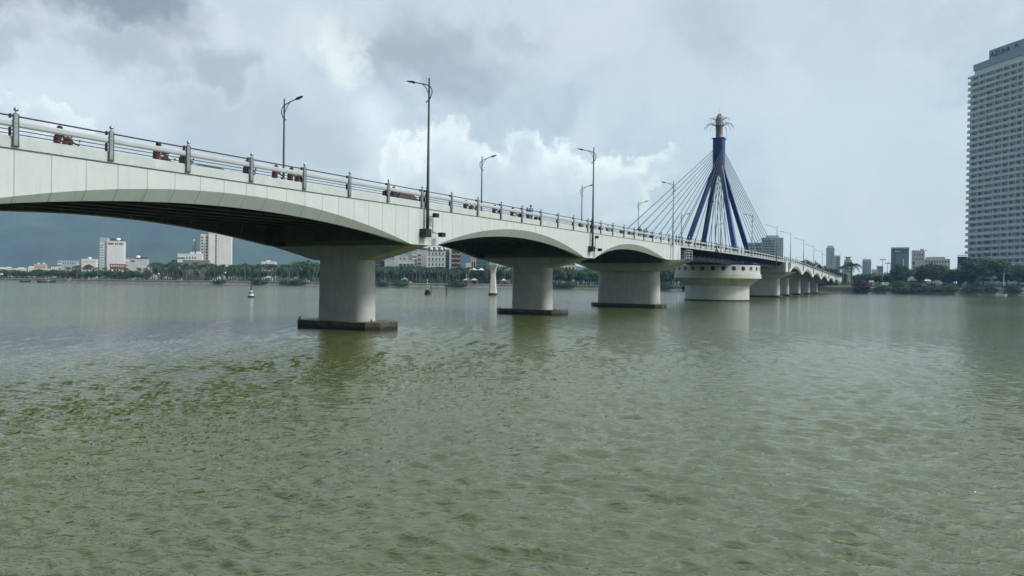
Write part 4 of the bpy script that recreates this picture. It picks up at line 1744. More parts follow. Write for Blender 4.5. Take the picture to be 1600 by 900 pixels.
def ex_blue(r, w, h, d, f):
    m = MB()
    m.lathe([(1.9, -1), (1.9, h - 4.5), (2.0, h - 4.4), (2.0, h - 4.0)], 16, M_BROWN, (-w / 2 - 1.6, 2, 0))
    smooth_by_angle(m.build('stair_cylinder', r))
    bx(r, 'roof_pavilion', w * .0, w * .2, 2, 5, h, h + 1.3, M_WHITE2)
    bx(r, 'roof_pavilion', w * .25, w * .46, 2, 5, h, h + 1.6, M_WHITE)


building('white block with blue strip windows and a brown round stair tower', 278, 315, 396.5, 470, 12, M_WHITE, [(.01, .30, .80, .87, 1, 4, .95, .8, M_TEAL), (.01, .30, .60, .68, 1, 4, .95, .8, M_BLUE), (.33, .78, .78, .92, 1, 4, .4, .6, G), (.33, .78, .58, .72, 1, 4, .4, .6, G)], extra=ex_blue)
building('bare grey concrete annex in front of the blue windowed white block', 286, 326, 406.5, 452, 9, M_CONCD, [(.0, .35, .45, .85, 1, 3, .4, .5, G), (.88, .99, .55, .8, 1, 2, .5, .4, M_WHITE2)])


def mast(label, u, yb, yt, Y, r=.18, lattice=0.0, name='antenna_mast'):
    p, q = at(u, yb, Y), at(u, yt, Y)
    root = thing(name, label, 'mast', (p.x, Y, p.z))
    hh = q.z - p.z
    m = MB()
    if lattice:
        L = lattice
        for sx in (-1, 1):
            for sy in (-1, 1):
                m.tube([(sx * L, sy * L, 0), (sx * L * .35, sy * L * .35, hh * .8)], r, M_LAMP, 5)
        n = 7
        for i in range(n):
            z0_, z1_ = hh * .8 * i / n, hh * .8 * (i + 1) / n
            w0, w1 = L * (1 - .65 * i / n), L * (1 - .65 * (i + 1) / n)
            for sy in (-1, 1):
                m.tube([(-w0, sy * w0, z0_), (w1, sy * w1, z1_)], r * .8, M_LAMP, 4)
                m.tube([(w0, sy * w0, z0_), (-w1, sy * w1, z1_)], r * .8, M_LAMP, 4)
        m.tube([(0, 0, hh * .75), (0, 0, hh)], r * .7, M_LAMP, 5)
        for z in (.55, .7, .82):
            m.box(-.9, -.3, -.4, .4, hh * z, hh * z + 1.2, M_WHITE2)
    else:
        m.tube([(0, 0, 0), (0, 0, hh)], [r, r * .5], M_LAMPL, 6)
    m.build('mast', root)
    return root


mast('lattice antenna on the white block with blue windows', 304, 397, 372, 474, .09, 1.3)
mast('thin radio mast over the hill behind the white slab hotel, left one', 160.5, 420, 338, 1500, .55)
mast('thin radio mast over the hill right of the white slab hotel', 200, 420, 343, 1500, .45)


def ex_tall(r, w, h, d, f):
    bx(r, 'side_wing', -w / 2 - 5.2, -w / 2 - .01, 1.5, d, -1, h - 1.0, M_WHITE2)
    k = 0
    for i in range(13):
        for j in (0, 1):
            me = win_mesh(1.1, 1.0, G) if k == 0 else me
            k = 1
            o = bpy.data.objects.new('window', me)
            C.objects.link(o)
            o.parent = r
            o.location = (-w / 2 - 4.2 + j * 3.0, 1.49, h * (.14 + i * .062))
    bx(r, 'vertical_fin', -w / 2 - 2.85, -w / 2 - 2.45, 1.2, 1.49, 2, h * .78, M_CONCD)
    bx(r, 'roof_rim', -w * .48, w * .35, 1, 4, h, h + 1.2, M_GREENP)


building('tallest pale grey slab under the first arch with a dark window column', 326.5, 361, 364.0, 500, 13, M_WHITE, [(.30, .36, .08, .97, 16, 1, .9, .75, G), (.42, .48, .08, .97, 16, 1, .5, .4, M_GREYW)], 'hotel', 'hotel', extra=ex_tall)
building('white house with dark roof terrace peeking over the palms, left of the pair', 409, 431, 408.6, 520, 9, M_WHITE, [(.05, .4, .70, .92, 1, 2, .4, .6, G), (.5, .95, .70, .92, 1, 3, .6, .7, M_BROWN)], 'house', 'house', extra=lambda r, w, h, d, f: bx(r, 'roof_pavilion', -w * .2, w * .1, 2, 5, h, h + .9, M_WHITE))
building('white house with dark windows peeking over the palms, right of the pair', 447, 464, 412.8, 520, 9, M_WHITE, [(.05, .95, .68, .92, 1, 4, .55, .6, G)], 'house', 'house')
# --- seen under the second arch
building('brown block right beside the first pier with open balconies', 586, 601, 407, 470, 10, M_BROWN, [(.1, .9, .3, .95, 4, 2, .7, .55, G)])
building('plain light grey block between the brown block and the taller pale one', 601, 617, 404.5, 468, 10, M_GREYW, [(.05, .3, .3, .6, 1, 1, .7, .6, G)])
building('pale stepped grey block with blank wall', 616.5, 637, 398.5, 480, 10, M_GREYW, [(.3, .9, .82, .92, 1, 2, .3, .6, G)])
building('low pale green house with long window bands in front of the grey blocks', 622, 648, 406, 452, 8, M_WHITE2, [(.05, .95, .68, .86, 1, 4, .85, .7, M_TEAL), (.05, .95, .36, .56, 1, 4, .8, .7, M_GREENP)], 'house', 'house')


def ex_bei(r, w, h, d, f):
    for i in range(6):
        bx(r, 'balcony', -w / 2 - .3, w / 2 + .3, -1.3, -.01, h * .28 + i * h * .115, h * .28 + i * h * .115 + .9, M_WHITE2)


building('narrow beige balcony tower left of the grey glass fronted block', 645, 651.5, 392, 460, 9, M_BEIGE, [(.1, .9, .25, .95, 6, 1, .8, .5, G)], extra=ex_bei)
building('grey block with blue window bands left of the white mansard hotel', 651.5, 667, 390.5, 465, 11, M_GREYW, [(.08, .45, .28, .9, 5, 1, .9, .5, M_SLATEG), (.7, .8, .3, .6, 1, 1, .9, .5, G)], extra=lambda r, w, h, d, f: bx(r, 'roof_pavilion', -w * .3, w * .45, 2, 5, h, h + 1.4, M_ROOFD))


def ex_mans(r, w, h, d, f):
    m = MB()
    m.loft([[(-w * .52, -.3, h), (w * .52, -.3, h), (w * .52, d, h), (-w * .52, d, h)], [(-w * .43, .9, h + 2.2), (w * .43, .9, h + 2.2), (w * .43, d - 1, h + 2.2), (-w * .43, d - 1, h + 2.2)]], M_TILE)
    mr = m.build('mansard_roof', r)
    for x in (-.28, .0, .28):
        q = MB()
        q.lathe([(1.15, -.2), (1.15, .5), (.95, 1.1), (.5, 1.6), (.05, 1.75)], 12, M_WHITE, (x * w, .35, h + .3))
        q.build('dormer', mr, smooth=True)
    for i in range(4):
        bx(r, 'cornice', -w / 2 - .12, w / 2 + .12, -.25, -.01, h * (.335 + i * .175), h * (.335 + i * .175) + .22, M_WHITE2)


building('white five storey hotel with brown mansard roof and square windows', 667.5, 696, 391.5, 450, 11, M_WHITE, [(.03, .97, .18, .98, 5, 5, .38, .46, G)], 'hotel', 'hotel', extra=ex_mans)
building('narrow green block right of the white mansard hotel', 696.3, 702, 389.5, 456, 9, M_GREENP, [(.2, .8, .2, .95, 7, 1, .7, .3, M_TEAL)])


def ex_br(r, w, h, d, f):
    bx(r, 'white_pilaster', -w / 2 - 1.1, -w / 2 - .01, -.4, d, -1, h, M_WHITE)
    for i in range(6):
        m = MB()
        z = h * (.22 + i * .125)
        pts = [(-w / 2 + w * k / 10, -.35 - .5 * math.sin(math.pi * k / 10), z + .35 * math.cos(4 * math.pi * k / 10)) for k in range(11)]
        m.tube(pts, .28, M_BEIGE, 6)
        m.build('curved_balcony', r)


building('brown block with wavy cream balcony bands', 705.5, 719.5, 389.0, 452, 10, M_BROWN, [(.05, .95, .2, .97, 6, 3, .5, .5, G)], extra=ex_br)
building('pale blue glass block right of the brown block with wavy balconies', 720, 736, 392.5, 455, 10, M_BLUEG, [(.02, .98, .12, .98, 7, 4, .88, .86, M_BLUEG)], name='office_building')
building('small white house with one dark window in front of the blue glass block', 728, 735.5, 410.5, 440, 6, M_WHITE2, [(.2, .8, .45, .85, 1, 1, .6, .7, G)], 'house', 'house')
building('beige house with two dark windows right of the blue glass block', 736, 744, 402.5, 458, 9, M_BEIGE, [(.08, .92, .62, .88, 1, 2, .6, .7, G)], 'house', 'house')
building('teal glass block behind the hourglass pillar', 744, 765, 401.5, 462, 11, M_TEAL, [(.02, .98, .12, .97, 7, 6, .85, .82, M_TEAL)], name='office_building')
building('low white building right of the hourglass pillar', 780, 806, 411.5, 458, 10, M_WHITE, [(.05, .95, .5, .9, 2, 6, .5, .5, G)])
building('pale grey house just right of the second pier', 861, 878, 411, 470, 10, M_GREYW, [(.1, .9, .5, .95, 2, 3, .5, .5, M_SLATEG)], 'house', 'house')
building('house with dark windows between second and third pier', 875, 900, 408, 485, 10, M_WHITE2, [(.05, .95, .45, .95, 3, 4, .6, .55, G)], 'house', 'house')
for u, s, lab in ((740, 2.6, 'white tent roof among the trees right of the small white house'), (752, 1.9, 'white domed kiosk left of the hourglass pillar'), (729, 2.0, 'white pavilion under the trees, left of the pair'), (741, 2.2, 'white pavilion under the trees, right of the pair'),
                  (632, 2.0, 'white canopy under the palms right of the first pier'), (420, 1.9, 'small white kiosk behind the palms left of the first pier'), (787, 1.7, 'small white canopy under the palms left of the second pier'), (6, 1.8, 'white stall under the trees at the far left edge')):
    Y = 424
    x = ux(u, Y)
    k = thing('pavilion', lab, 'pavilion', (x, Y, bank_z(x) + (.1 if u not in (740, 752) else 6.0)))
    m = MB()
    m.loft([[(-s, -s, 2.3), (s, -s, 2.3), (s, s, 2.3), (-s, s, 2.3)], [(-.2, -.2, 3.5), (.2, -.2, 3.5), (.2, .2, 3.5), (-.2, .2, 3.5)]], M_WHITE)
    m.build('roof', k)
    for sx in (-1, 1):
        for sy in (-1, 1):
            MB().tube([(sx * s * .85, sy * s * .85, -6 if u in (740, 752) else 0), (sx * s * .85, sy * s * .85, 2.3)], .09, M_WHITE if u not in (740, 752) else M_TRUNK, 6).build('column', k)
# --- right side skyline
building('broad pale grey office slab behind the last stay cables', 1190, 1224, 371.5, 700, 30, M_GREYW, [(.03, .60, .18, .96, 14, 5, .92, .42, M_SLATEG), (.62, .98, .18, .96, 14, 4, .80, .30, M_GREYB)], 'office_building', extra=lambda r, w, h, d, f: bx(r, 'roof_plant', -w * .3, w * .3, 4, 14, h, h + 2.5, M_GREYW))
building('low blue grey glass block behind the right pylon legs', 1165, 1192, 379, 760, 25, M_GREYB, [(.03, .97, .2, .97, 10, 8, .8, .6, M_SLATEG)], 'office_building')


def ex_twin(r, w, h, d, f):
    bx(r, 'lower_tower', w / 2 + .01, w / 2 + 6, 3, 22, -1, h * .80, M_GREYW)
    for i in range(14):
        bx(r, 'window', w / 2 + 1.2, w / 2 + 4.8, 2.92, 2.995, h * (.16 + i * .044), h * (.16 + i * .044) + 1.0, M_SLATEG)
    bx(r, 'crown', -w * .36, w * .36, 3, 16, h, h + 2.5, M_WHITE2)


building('pale grey residential tower pair standing behind the bridge end', 1291, 1304, 387, 800, 22, M_GREYW, [(.30, .42, .15, .90, 22, 1, 1.0, .55, M_SLATEG), (.62, .74, .15, .90, 22, 1, 1.0, .55, M_SLATEG)], 'tower', extra=ex_twin)
building('small white roof terrace building between tower pair and palms', 1319, 1331, 406, 620, 12, M_WHITE, [(.05, .95, .5, .95, 4, 3, .6, .45, G)], extra=lambda r, w, h, d, f: (bx(r, 'roof_canopy', -w * .48, w * .48, 0, 10, h + 2.2, h + 2.6, M_WHITE), bx(r, 'roof_room', -w * .3, w * .3, 2, 9, h, h + 2.19, M_GREYW)))
building('low white building at the end of the bridge railing', 1287, 1300, 415, 560, 12, M_WHITE, [(.05, .95, .4, .9, 2, 3, .6, .45, G)])
building('pale grey block between the palms and the floodlight pole', 1347.5, 1361.5, 407, 700, 16, M_GREYW, [(.06, .5, .2, .95, 10, 3, .5, .45, M_SLATEG), (.55, .97, .2, .86, 9, 3, .5, .45, M_GREYB)], extra=lambda r, w, h, d, f: [bx(r, 'roof_tank', -w * .45 + i * w * .3, -w * .45 + i * w * .3 + 2, 2, 5, h, h + 1.6, M_GREYW) for i in range(3)])
building('low cream block behind the floodlight pole', 1370, 1380, 415.5, 680, 14, M_BEIGE, [(.05, .95, .3, .95, 5, 3, .5, .4, G)])
building('long low pale house roofs between cream block and pale grey block', 1362, 1372, 421, 640, 10, M_WHITE2, [(.05, .95, .4, .9, 2, 4, .5, .4, G)], 'house', 'house')


def ex_glass(r, w, h, d, f):
    bx(r, 'light_strip', w * .16, w * .22, -.6, -.01, h * .12, h * .72, M_WHITE)
    m = MB()
    for i, (x0, x1) in enumerate(((-.30, -.24), (-.225, -.20), (-.185, -.13), (-.09, -.05), (-.04, .0), (.012, .045))):
        m = MB()
        m.box(x0 * w, x1 * w, -.35, -.15, h * .885, h * (.915 if i < 3 else .905), M_WHITE)
        m.build('roof_sign', f)
    bx(r, 'dark_side', -w / 2 - .3, -w / 2 - .01, -.2, d, -1, h, M_SLATEG)
    bx(r, 'frame', -w / 2, w / 2, -.5, -.01, h * .965, h * .995, M_GREYB)


building('dark blue glass office block with a small white roof sign', 1393, 1420.5, 386.5, 560, 26, M_SLATEG, [(.02, .14, .1, .94, 14, 1, .9, .8, M_SLATEG), (.26, .98, .1, .85, 14, 5, .94, .8, M_BLUEG)], 'office_building', 'office', extra=ex_glass)


def ex_step(r, w, h, d, f):
    k = h * .78
    bx(r, 'wing', w / 2 + .01, w / 2 + 15.5, 0, d, -1, k, M_WHITE)
    me = None
    for i in range(2):
        for j in range(9):
            if me is None:
                me = win_mesh(.75, 1.3, G)
            o = bpy.data.objects.new('window', me)
            C.objects.link(o)
            o.parent = r
            o.location = (w / 2 + 1.2 + j * 1.65, -.005, k - 2.6 - i * 4.0)
    bx(r, 'roof_terrace', w / 2 + .5, w / 2 + 12.5, 1.5, d - 1, k + .01, k + 1.5, M_GREYW)
    bx(r, 'roof_room', w * .15, w * .42, 2, 6, h, h + 1.6, M_WHITE2)
    for j in range(6):
        bx(r, 'roof_tank', -w * .45 + j * 1.6, -w * .45 + j * 1.6 + .9, 1, 2, h, h + .8, M_GREYW)


building('white stepped hotel with a tall left part and a long lower wing', 1424.5, 1445, 392, 520, 14, M_WHITE, [(.1, .95, .72, .95, 2, 4, .3, .35, G), (.08, .95, .25, .62, 3, 4, .45, .45, G), (.08, .25, .62, .72, 1, 1, .8, .9, G)], 'hotel', 'hotel', extra=ex_step)


def ex_mur(r, w, h, d, f):
    bx(r, 'mural', -w / 2 + .3, w / 2 + 2, -.2, -.01, h * .45, h * .80, M_MURAL)
    for i, (x, z, a, b) in enumerate(((-.25, .60, 1.4, .6), (.1, .55, 1.0, .9), (-.05, .7, 1.6, .4), (.3, .66, .9, .5))):
        m = MB()
        m.lathe([(1, 0), (1, .05)], 14, M_GREENP if i % 2 else M_WHITE2)
        m.v = [(x * w + p[0] * a, -.23 - p[2] * .3, z * h + p[1] * b) for p in m.v]
        m.build('mural_shape', r)
    bx(r, 'roof_rail', -w / 2, w / 2, 0, .1, h + .5, h + .9, M_WHITE2)


building('small dark building with a blue green mural left of the tall curved tower', 1496, 1511, 401, 440, 12, M_ROOFD, [], extra=ex_mur)

# --- tall curved tower at the right edge
M_TOWER = pm('tower_white', (.74, .78, .79), .65, .07, .08, streak=.15)
M_TBAND = pm('balcony_glass', (.56, .64, .66), .35, .12, .25)
M_TCROWN = pm('tower_crown', (.31, .43, .53), .6, .08, .15)
KT = 450 / 410.0


def tw_pt(u):
    Y = 450 * (1 - .085 * (u - 1510) / 90)
    return Vector((at(u, 440, Y).x, Y, 0))


A_ = tw_pt(1507)
B_ = tw_pt(1600)
dr_ = (B_ - A_).normalized()
trz = math.atan2(dr_.y, dr_.x)
tower = thing('apartment_tower', 'tall pale curved apartment tower with bands of balconies at the right edge', 'tower', (A_.x, A_.y, bank_z(250)), trz)
TZ0 = bank_z(250)


def tw_s(u):
    return (tw_pt(u) - A_).dot(dr_)


LT = tw_s(1600) + 22


def bow(s):
    q = (s - 8) / 40.0
    return -1.2 * q * q + .6    # plan of the front bows outwards (local -y is the river side)


def front(s, off):
    return (s, -bow(s) * -1.0 * -1.0 - off)


def fy(s, off=0.0):
    return 1.6 * ((s - 26) / 30.0) ** 2 - off


bays = [tw_s(u) for u in (1508.5, 1514.4, 1527, 1538, 1553, 1565.5, 1576.6, 1586.7, 1595.5)] + [tw_s(1600) + 3 + 4.6 * i for i in range(5)]
FLH = 3.38 * KT
ZTOP = 120.5 * KT - TZ0
NFL = int(ZTOP / FLH)
ss = rng(0, LT, 2.0)


def slabring(z0, z1, off, s0=0.0, s1=None, back=20, mat=None, wraps=True):
    s1 = LT if s1 is None else s1
    q = [s for s in rng(s0, s1, 2.0)]
    out = [(s, fy(s, off)) for s in q] + [(s1, back), (s0, back)]
    m = MB()
    m.loft([[(x, y, z0) for x, y in out], [(x, y, z1) for x, y in out]], mat)
    return m


slabring(-2, ZTOP, 0, .9, LT - .5, mat=M_TOWER).build('core', tower)
M_CURT = pm('curtained_glass', (.30, .31, .30), .25, .3, .6, spec=.6)
M_GLASSB = pm('blue_window_glass', (.07, .11, .15), .1, .3, .6, spec=.7)
stuff = MB()
wcount = 0
for i in range(NFL):
    z = ZTOP - (i + 1) * FLH
    slabring(z, z + 1.40, 1.25, 0, LT, mat=M_TBAND).build('balcony', tower)
    slabring(z - .32, z - .001, 1.45, -.15, LT, mat=M_TOWER).build('floor_slab', tower)
    for j in range(len(bays) - 1):
        a, b = bays[j] + .45, bays[j + 1] - .35
        ym = [(a, fy(a, .06)), (b, fy(b, .06))]
        tgt = MB() if (wcount < 100 and j < 8) else stuff
        mid = a + (b - a) * (.62 if j % 2 else .45)
        for (p, q_) in (((a), (mid - .15)), ((mid + .25), (b))):
            tgt.loft([[(p, fy(p, .02), z + 1.41), (p, fy(p, .09), z + 1.41), (p, fy(p, .09), z + FLH - .85), (p, fy(p, .02), z + FLH - .85)], [(q_, fy(q_, .02), z + 1.41), (q_, fy(q_, .09), z + 1.41), (q_, fy(q_, .09), z + FLH - .85), (q_, fy(q_, .02), z + FLH - .85)]], rt.choice((M_GLASS, M_GLASS, M_GLASSB, M_GLASSB, M_CURT)))
        if tgt is not stuff:
            tgt.build('window', tower)
            wcount += 1
stuff_o = stuff.build('window', tower)
stuff_o['kind'] = 'stuff'
for j in range(1, len(bays)):
    s = bays[j]
    m = MB()
    m.loft([[(s - .22, fy(s, 0), -1), (s + .22, fy(s, 0), -1), (s + .22, fy(s, 1.2), -1), (s - .22, fy(s, 1.2), -1)], [(s - .22, fy(s, 0), ZTOP), (s + .22, fy(s, 0), ZTOP), (s + .22, fy(s, 1.2), ZTOP), (s - .22, fy(s, 1.2), ZTOP)]], M_TOWER)
    m.build('pier_wall', tower)
slabring(ZTOP - .3, ZTOP + .9, 1.3, -.1, LT, mat=M_TOWER).build('roof_band', tower)
s1_ = tw_s(1518)
slabring(ZTOP + .901, ZTOP + 3.0 * KT, .9, s1_, LT, mat=M_TOWER).build('penthouse', tower)
cr = slabring(ZTOP + 3.0 * KT + .01, ZTOP + 6.4 * KT, 1.6, s1_ - .4, LT, mat=M_TCROWN).build('crown_wall', tower)
s2_ = tw_s(1543)
up = slabring(ZTOP + 6.4 * KT + .01, ZTOP + 11.2 * KT, 1.3, s2_, LT, mat=M_TCROWN).build('sign_wall', tower)
m = MB()
m.tube([(s2_ + .6, 2, ZTOP + 11.2 * KT), (s2_ + .6, 2, ZTOP + 12.6 * KT)], .12, M_LAMP, 5)
m.tube([(s2_ + 22, 2, ZTOP + 11.2 * KT), (s2_ + 22, 2, ZTOP + 12.6 * KT)], .12, M_LAMP, 5)
m.build('roof_rods', up)
M_LETTER = pm('letter_steel', (.030, .055, .095), .5, .1, 2.0)


def letter(ch, s, z, size, parent, wid=1.0):
    cu = bpy.data.curves.new('letter', 'FONT')
    cu.body = ch
    cu.size = size
    cu.extrude = .10
    ob = bpy.data.objects.new('letter', cu)
    C.objects.link(ob)
    dg = bpy.context.evaluated_depsgraph_get()
    me = bpy.data.meshes.new_from_object(ob.evaluated_get(dg))
    C.objects.unlink(ob)
    bpy.data.objects.remove(ob)
    me.materials.clear()
    me.materials.append(M_LETTER)
    o = bpy.data.objects.new('letter', me)
    C.objects.link(o)
    o.parent = parent
    o.rotation_euler = (math.pi / 2, 0, 0)
    o.scale = (wid, 1, 1)
    o.location = (s, fy(s + 1, 1.45), z)


for i, (ch, u, wd_) in enumerate((('A', 1545.5, 1.0), ('Z', 1552, 1.0), ('U', 1558.5, 1.0), ('r', 1565.0, 1.2), ('A', 1569.5, 1.0))):
    letter(ch, tw_s(u), ZTOP + 7.2 * KT, 4.3, up, wd_)
letter('A', tw_s(1582), ZTOP + 7.6 * KT, 3.8, up, 1.2)
# ------------------------------------------------------------------ things in the river
def on_water(u, y):
    r = ray(u, y)
    k = -H / r.z
    return Vector((r.x * k, r.y * k, 0))


# hourglass pillar
p = on_water(770, 461)
hp = thing('river_pillar', 'white hourglass shaped pillar standing in the river on a dark base', 'pillar', p)
sk = p.y / F
ht_ = (at(770, 411, p.y).z)
sec = []
for z, a in ((.55, 6.6), (.2 * ht_, 5.8), (.45 * ht_, 4.7), (.60 * ht_, 3.9), (.68 * ht_, 3.8), (.80 * ht_, 5.0), (.93 * ht_, 8.2), (.935 * ht_, 8.8), (ht_, 9.2)):
    a *= sk
    c = .35 * a
    sec.append([(x * a, y * a, z) for x, y in ((-1, -1 + .35), (-1 + .35, -1), (1 - .35, -1), (1, -1 + .35), (1, 1 - .35), (1 - .35, 1), (-1 + .35, 1), (-1, 1 - .35))])
m = MB()
m.loft(sec, M_WHITE2)
m.build('shaft', hp)
m = MB()
m.lathe([(6.9 * sk, -1), (6.9 * sk, .55)], 14, M_FOOT)
m.build('base', hp)
m = MB()
for a in range(8):
    q = a * math.pi / 4
    m.tube([(8.4 * sk * math.cos(q), 8.4 * sk * math.sin(q), ht_), (8.4 * sk * math.cos(q), 8.4 * sk * math.sin(q), ht_ + 1.0)], .04, M_LAMPL, 5)
m.tube([(8.4 * sk * math.cos(a * math.pi / 4), 8.4 * sk * math.sin(a * math.pi / 4), ht_ + 1.0) for a in range(9)], .04, M_LAMPL, 5)
m.build('railing', hp)

# striped cone buoy
p = on_water(392.5, 464.3)
k = p.y / F
by = thing('buoy', 'small cone shaped buoy with black and white bands floating left of the first pier', 'buoy', p)
m = MB()
m.lathe([(4.6 * k, -.2), (5.2 * k, .05), (5.2 * k, 1.6 * k), (4.4 * k, 2.2 * k)], 18, M_BLACK)
m.build('float', by, smooth=False)
for i, (r0, r1, z0, z1, mt) in enumerate(((3.9, 3.2, 2.2, 5.6, M_WHITE), (3.2, 2.5, 5.6, 8.0, M_BLACK), (2.5, 1.9, 8.0, 10.4, M_WHITE), (1.5, 1.0, 10.4, 13.5, M_BLACK))):
    m = MB()
    m.lathe([(r0 * k, z0 * k), (r1 * k, z1 * k)], 14, mt)
    m.build('band', by, smooth=False)
m = MB()
m.tube([(0, 0, 13.5 * k), (0, 0, 15 * k)], .06, M_BLACK, 6)
m.lathe([(.2 * k, 14.8 * k), (1.0 * k, 15.4 * k), (1.0 * k, 16.8 * k), (.2 * k, 17.4 * k)], 10, M_BLACK)
m.build('lantern', by)

# box buoy with striped mast
p = on_water(668, 460.3)
k = p.y / F
by = thing('buoy', 'dark drum buoy with a tall red and white striped mast, right of the first pier', 'buoy', p)
m = MB()
m.lathe([(4.4 * k, -.2), (4.6 * k, .1), (4.6 * k, 3.2 * k), (4.2 * k, 3.4 * k)], 16, M_BLACK)
m.build('float', by)
m = MB()
m.box(-3.6 * k, 3.4 * k, -2 * k, 2 * k, 3.4 * k, 6.6 * k, M_BLACK)
m.build('housing', by)
for i in range(8):
    m = MB()
    m.tube([(-.5 * k, 0, (6.6 + i * 2.1) * k), (-.5 * k, 0, (6.6 + (i + 1) * 2.1) * k)], .8 * k, M_WHITE if i % 2 else M_RED, 8)
    m.build('mast_band', by)
MB().tube([(5.4 * k, 0, -1), (5.4 * k, 0, 15 * k)], .10, M_RUBBER, 6).build('guide_pole', by)
p = on_water(697.5, 460.3)
ps = thing('river_post', 'thin dark marker post sticking out of the water right of the striped mast buoy', 'post', p)
MB().tube([(0, 0, -1.5), (0, 0, 15 * p.y / F)], [.14, .11], M_RUBBER, 8).build('post', ps)
MB().lathe([(.17, 14.5 * p.y / F), (.17, 15.3 * p.y / F)], 8, M_LAMPL).build('cap', ps)

# ------------------------------------------------------------------ boats by the banks
M_WOODB = pm('boat_wood', (.10, .075, .05), .8, .3, .8)
M_BLUEP = pm('boat_blue', (.035, .12, .24), .6, .25, .8)
M_HULL = pm('dark_hull', (.025, .026, .028), .7, .3, 1.0)


def boat(label, u, y, L, hull, cabin=None, cw=(.0, .5), ch=1.4, rz=0.0, top=None):
    q = on_water(u, y)
    r = thing('boat', label, 'boat', (q.x, q.y, 0), rz)
    m = MB()
    rings = []
    for a in (-1, -.8, -.4, .2, .7, .95, 1.0):
        hw = L * .13 * (1 - max(0, a) ** 3) * (1 if a > -.9 else .85)
        hw = max(hw, .04)
        sh = .55 + .55 * abs(a) ** 3
        rings.append([(a * L / 2, -hw, sh), (a * L / 2, -hw * .75, .05), (a * L / 2, 0, -.25), (a * L / 2, hw * .75, .05), (a * L / 2, hw, sh), (a * L / 2, hw * .8, sh - .05), (a * L / 2, 0, .25), (a * L / 2, -hw * .8, sh - .05)])
    m.loft(rings, hull)
    m.build('hull', r)
    if cabin:
        m = MB()
        c0, c1 = cw[0] * L - L / 2, cw[1] * L - L / 2
        m.box(c0, c1, -L * .09, L * .09, .3, .3 + ch, cabin)
        cb = m.build('cabin', r)
        MB().box(c0 - .3, c1 + .3, -L * .11, L * .11, .301 + ch, .42 + ch, top or cabin).build('roof', cb)
        n = max(2, int((c1 - c0) / 1.2))
        for i in range(n):
            w0 = c0 + (c1 - c0) * (i + .2) / n
            MB().box(w0, w0 + (c1 - c0) * .6 / n, -L * .09 - .03, -L * .09 - .002, .3 + ch * .45, .3 + ch * .85, M_GLASS).build('window', cb)
    return r


boat('small dark rowing boat nearest the left edge of the far bank', 40, 440.8, 6, M_HULL)
boat('dark boat with a low grey cabin moored at the far left bank', 73, 441.2, 10, M_HULL, M_GREYW, (.35, .6), 1.0)
boat('tiny dark boat with a white canopy moored at the far left bank', 108, 441.6, 4.5, M_HULL, M_WHITE, (.3, .7), 1.3)
boat('grey boat with white cabin below the white slab hotel', 149, 442.0, 9, M_HULL, M_WHITE2, (.2, .55), 1.0)
boat('long low dark barge with a yellow brown cabin at the left bank', 226, 443.0, 17, M_WOODB, M_YELLOW, (.45, .75), 1.1)
boat('blue covered boat moored left of the first pier', 367, 444.4, 11, M_BLUEP, M_BLUEP, (.25, .8), 1.3, top=M_BLUEP)
boat('dark open boat between the blue boat and the first pier', 431, 445.2, 8, M_HULL)
boat('small pale sampan by the right river wall below the white lamp post', 1566, 462.4, 4.5, M_GREYW)

# ------------------------------------------------------------------ people and traffic on the bridge
def skin_body(name, joints, edges, radii, mat, root=0):
    me = bpy.data.meshes.new(name)
    me.from_pydata(joints, edges, [])
    o = bpy.data.objects.new(name, me)
    C.objects.link(o)
    sm = o.modifiers.new('skin', 'SKIN')
    sub = o.modifiers.new('sub', 'SUBSURF')
    sub.levels = sub.render_levels = 1
    for i, r in enumerate(radii):
        me.skin_vertices[0].data[i].radius = (r, r) if not isinstance(r, tuple) else r
    me.skin_vertices[0].data[root].use_root = True
    dg = bpy.context.evaluated_depsgraph_get()
    out = bpy.data.meshes.new_from_object(o.evaluated_get(dg))
    out.name = name
    C.objects.unlink(o)
    bpy.data.objects.remove(o)
    out.materials.clear()
    out.materials.append(mat)
    out.polygons.foreach_set('use_smooth', [True] * len(out.polygons))
    return out


def head_mesh(mat):
    m = MB()
    m.lathe([(.02, -.115), (.055, -.105), (.075, -.06), (.088, 0), (.090, .05), (.075, .095), (.04, .118), (.01, .122)], 14, mat)
    m.v = [(p[0] * 1.08, p[1] * .88, p[2]) for p in m.v]
    m.tube([(.085, 0, .01), (.115, 0, -.02)], [.012, .016], mat, 6)       # nose
    for s in (-1, 1):
        m.box(-.015, .02, s * .078 - .01, s * .078 + .01, -.03, .03, mat)  # ears
        m.lathe([(.001, -.008), (.010, 0), (.001, .008)], 6, M_BLACK, (.086, s * .032, .018))
    m.box(.080, .090, -.025, .025, -.062, -.054, M_RED)
    o = m.build('head')
    C.objects.unlink(o)
    o.data.polygons.foreach_set('use_smooth', [True] * len(o.data.polygons))
    return o.data


HEAD_ME = head_mesh(M_SKIN)
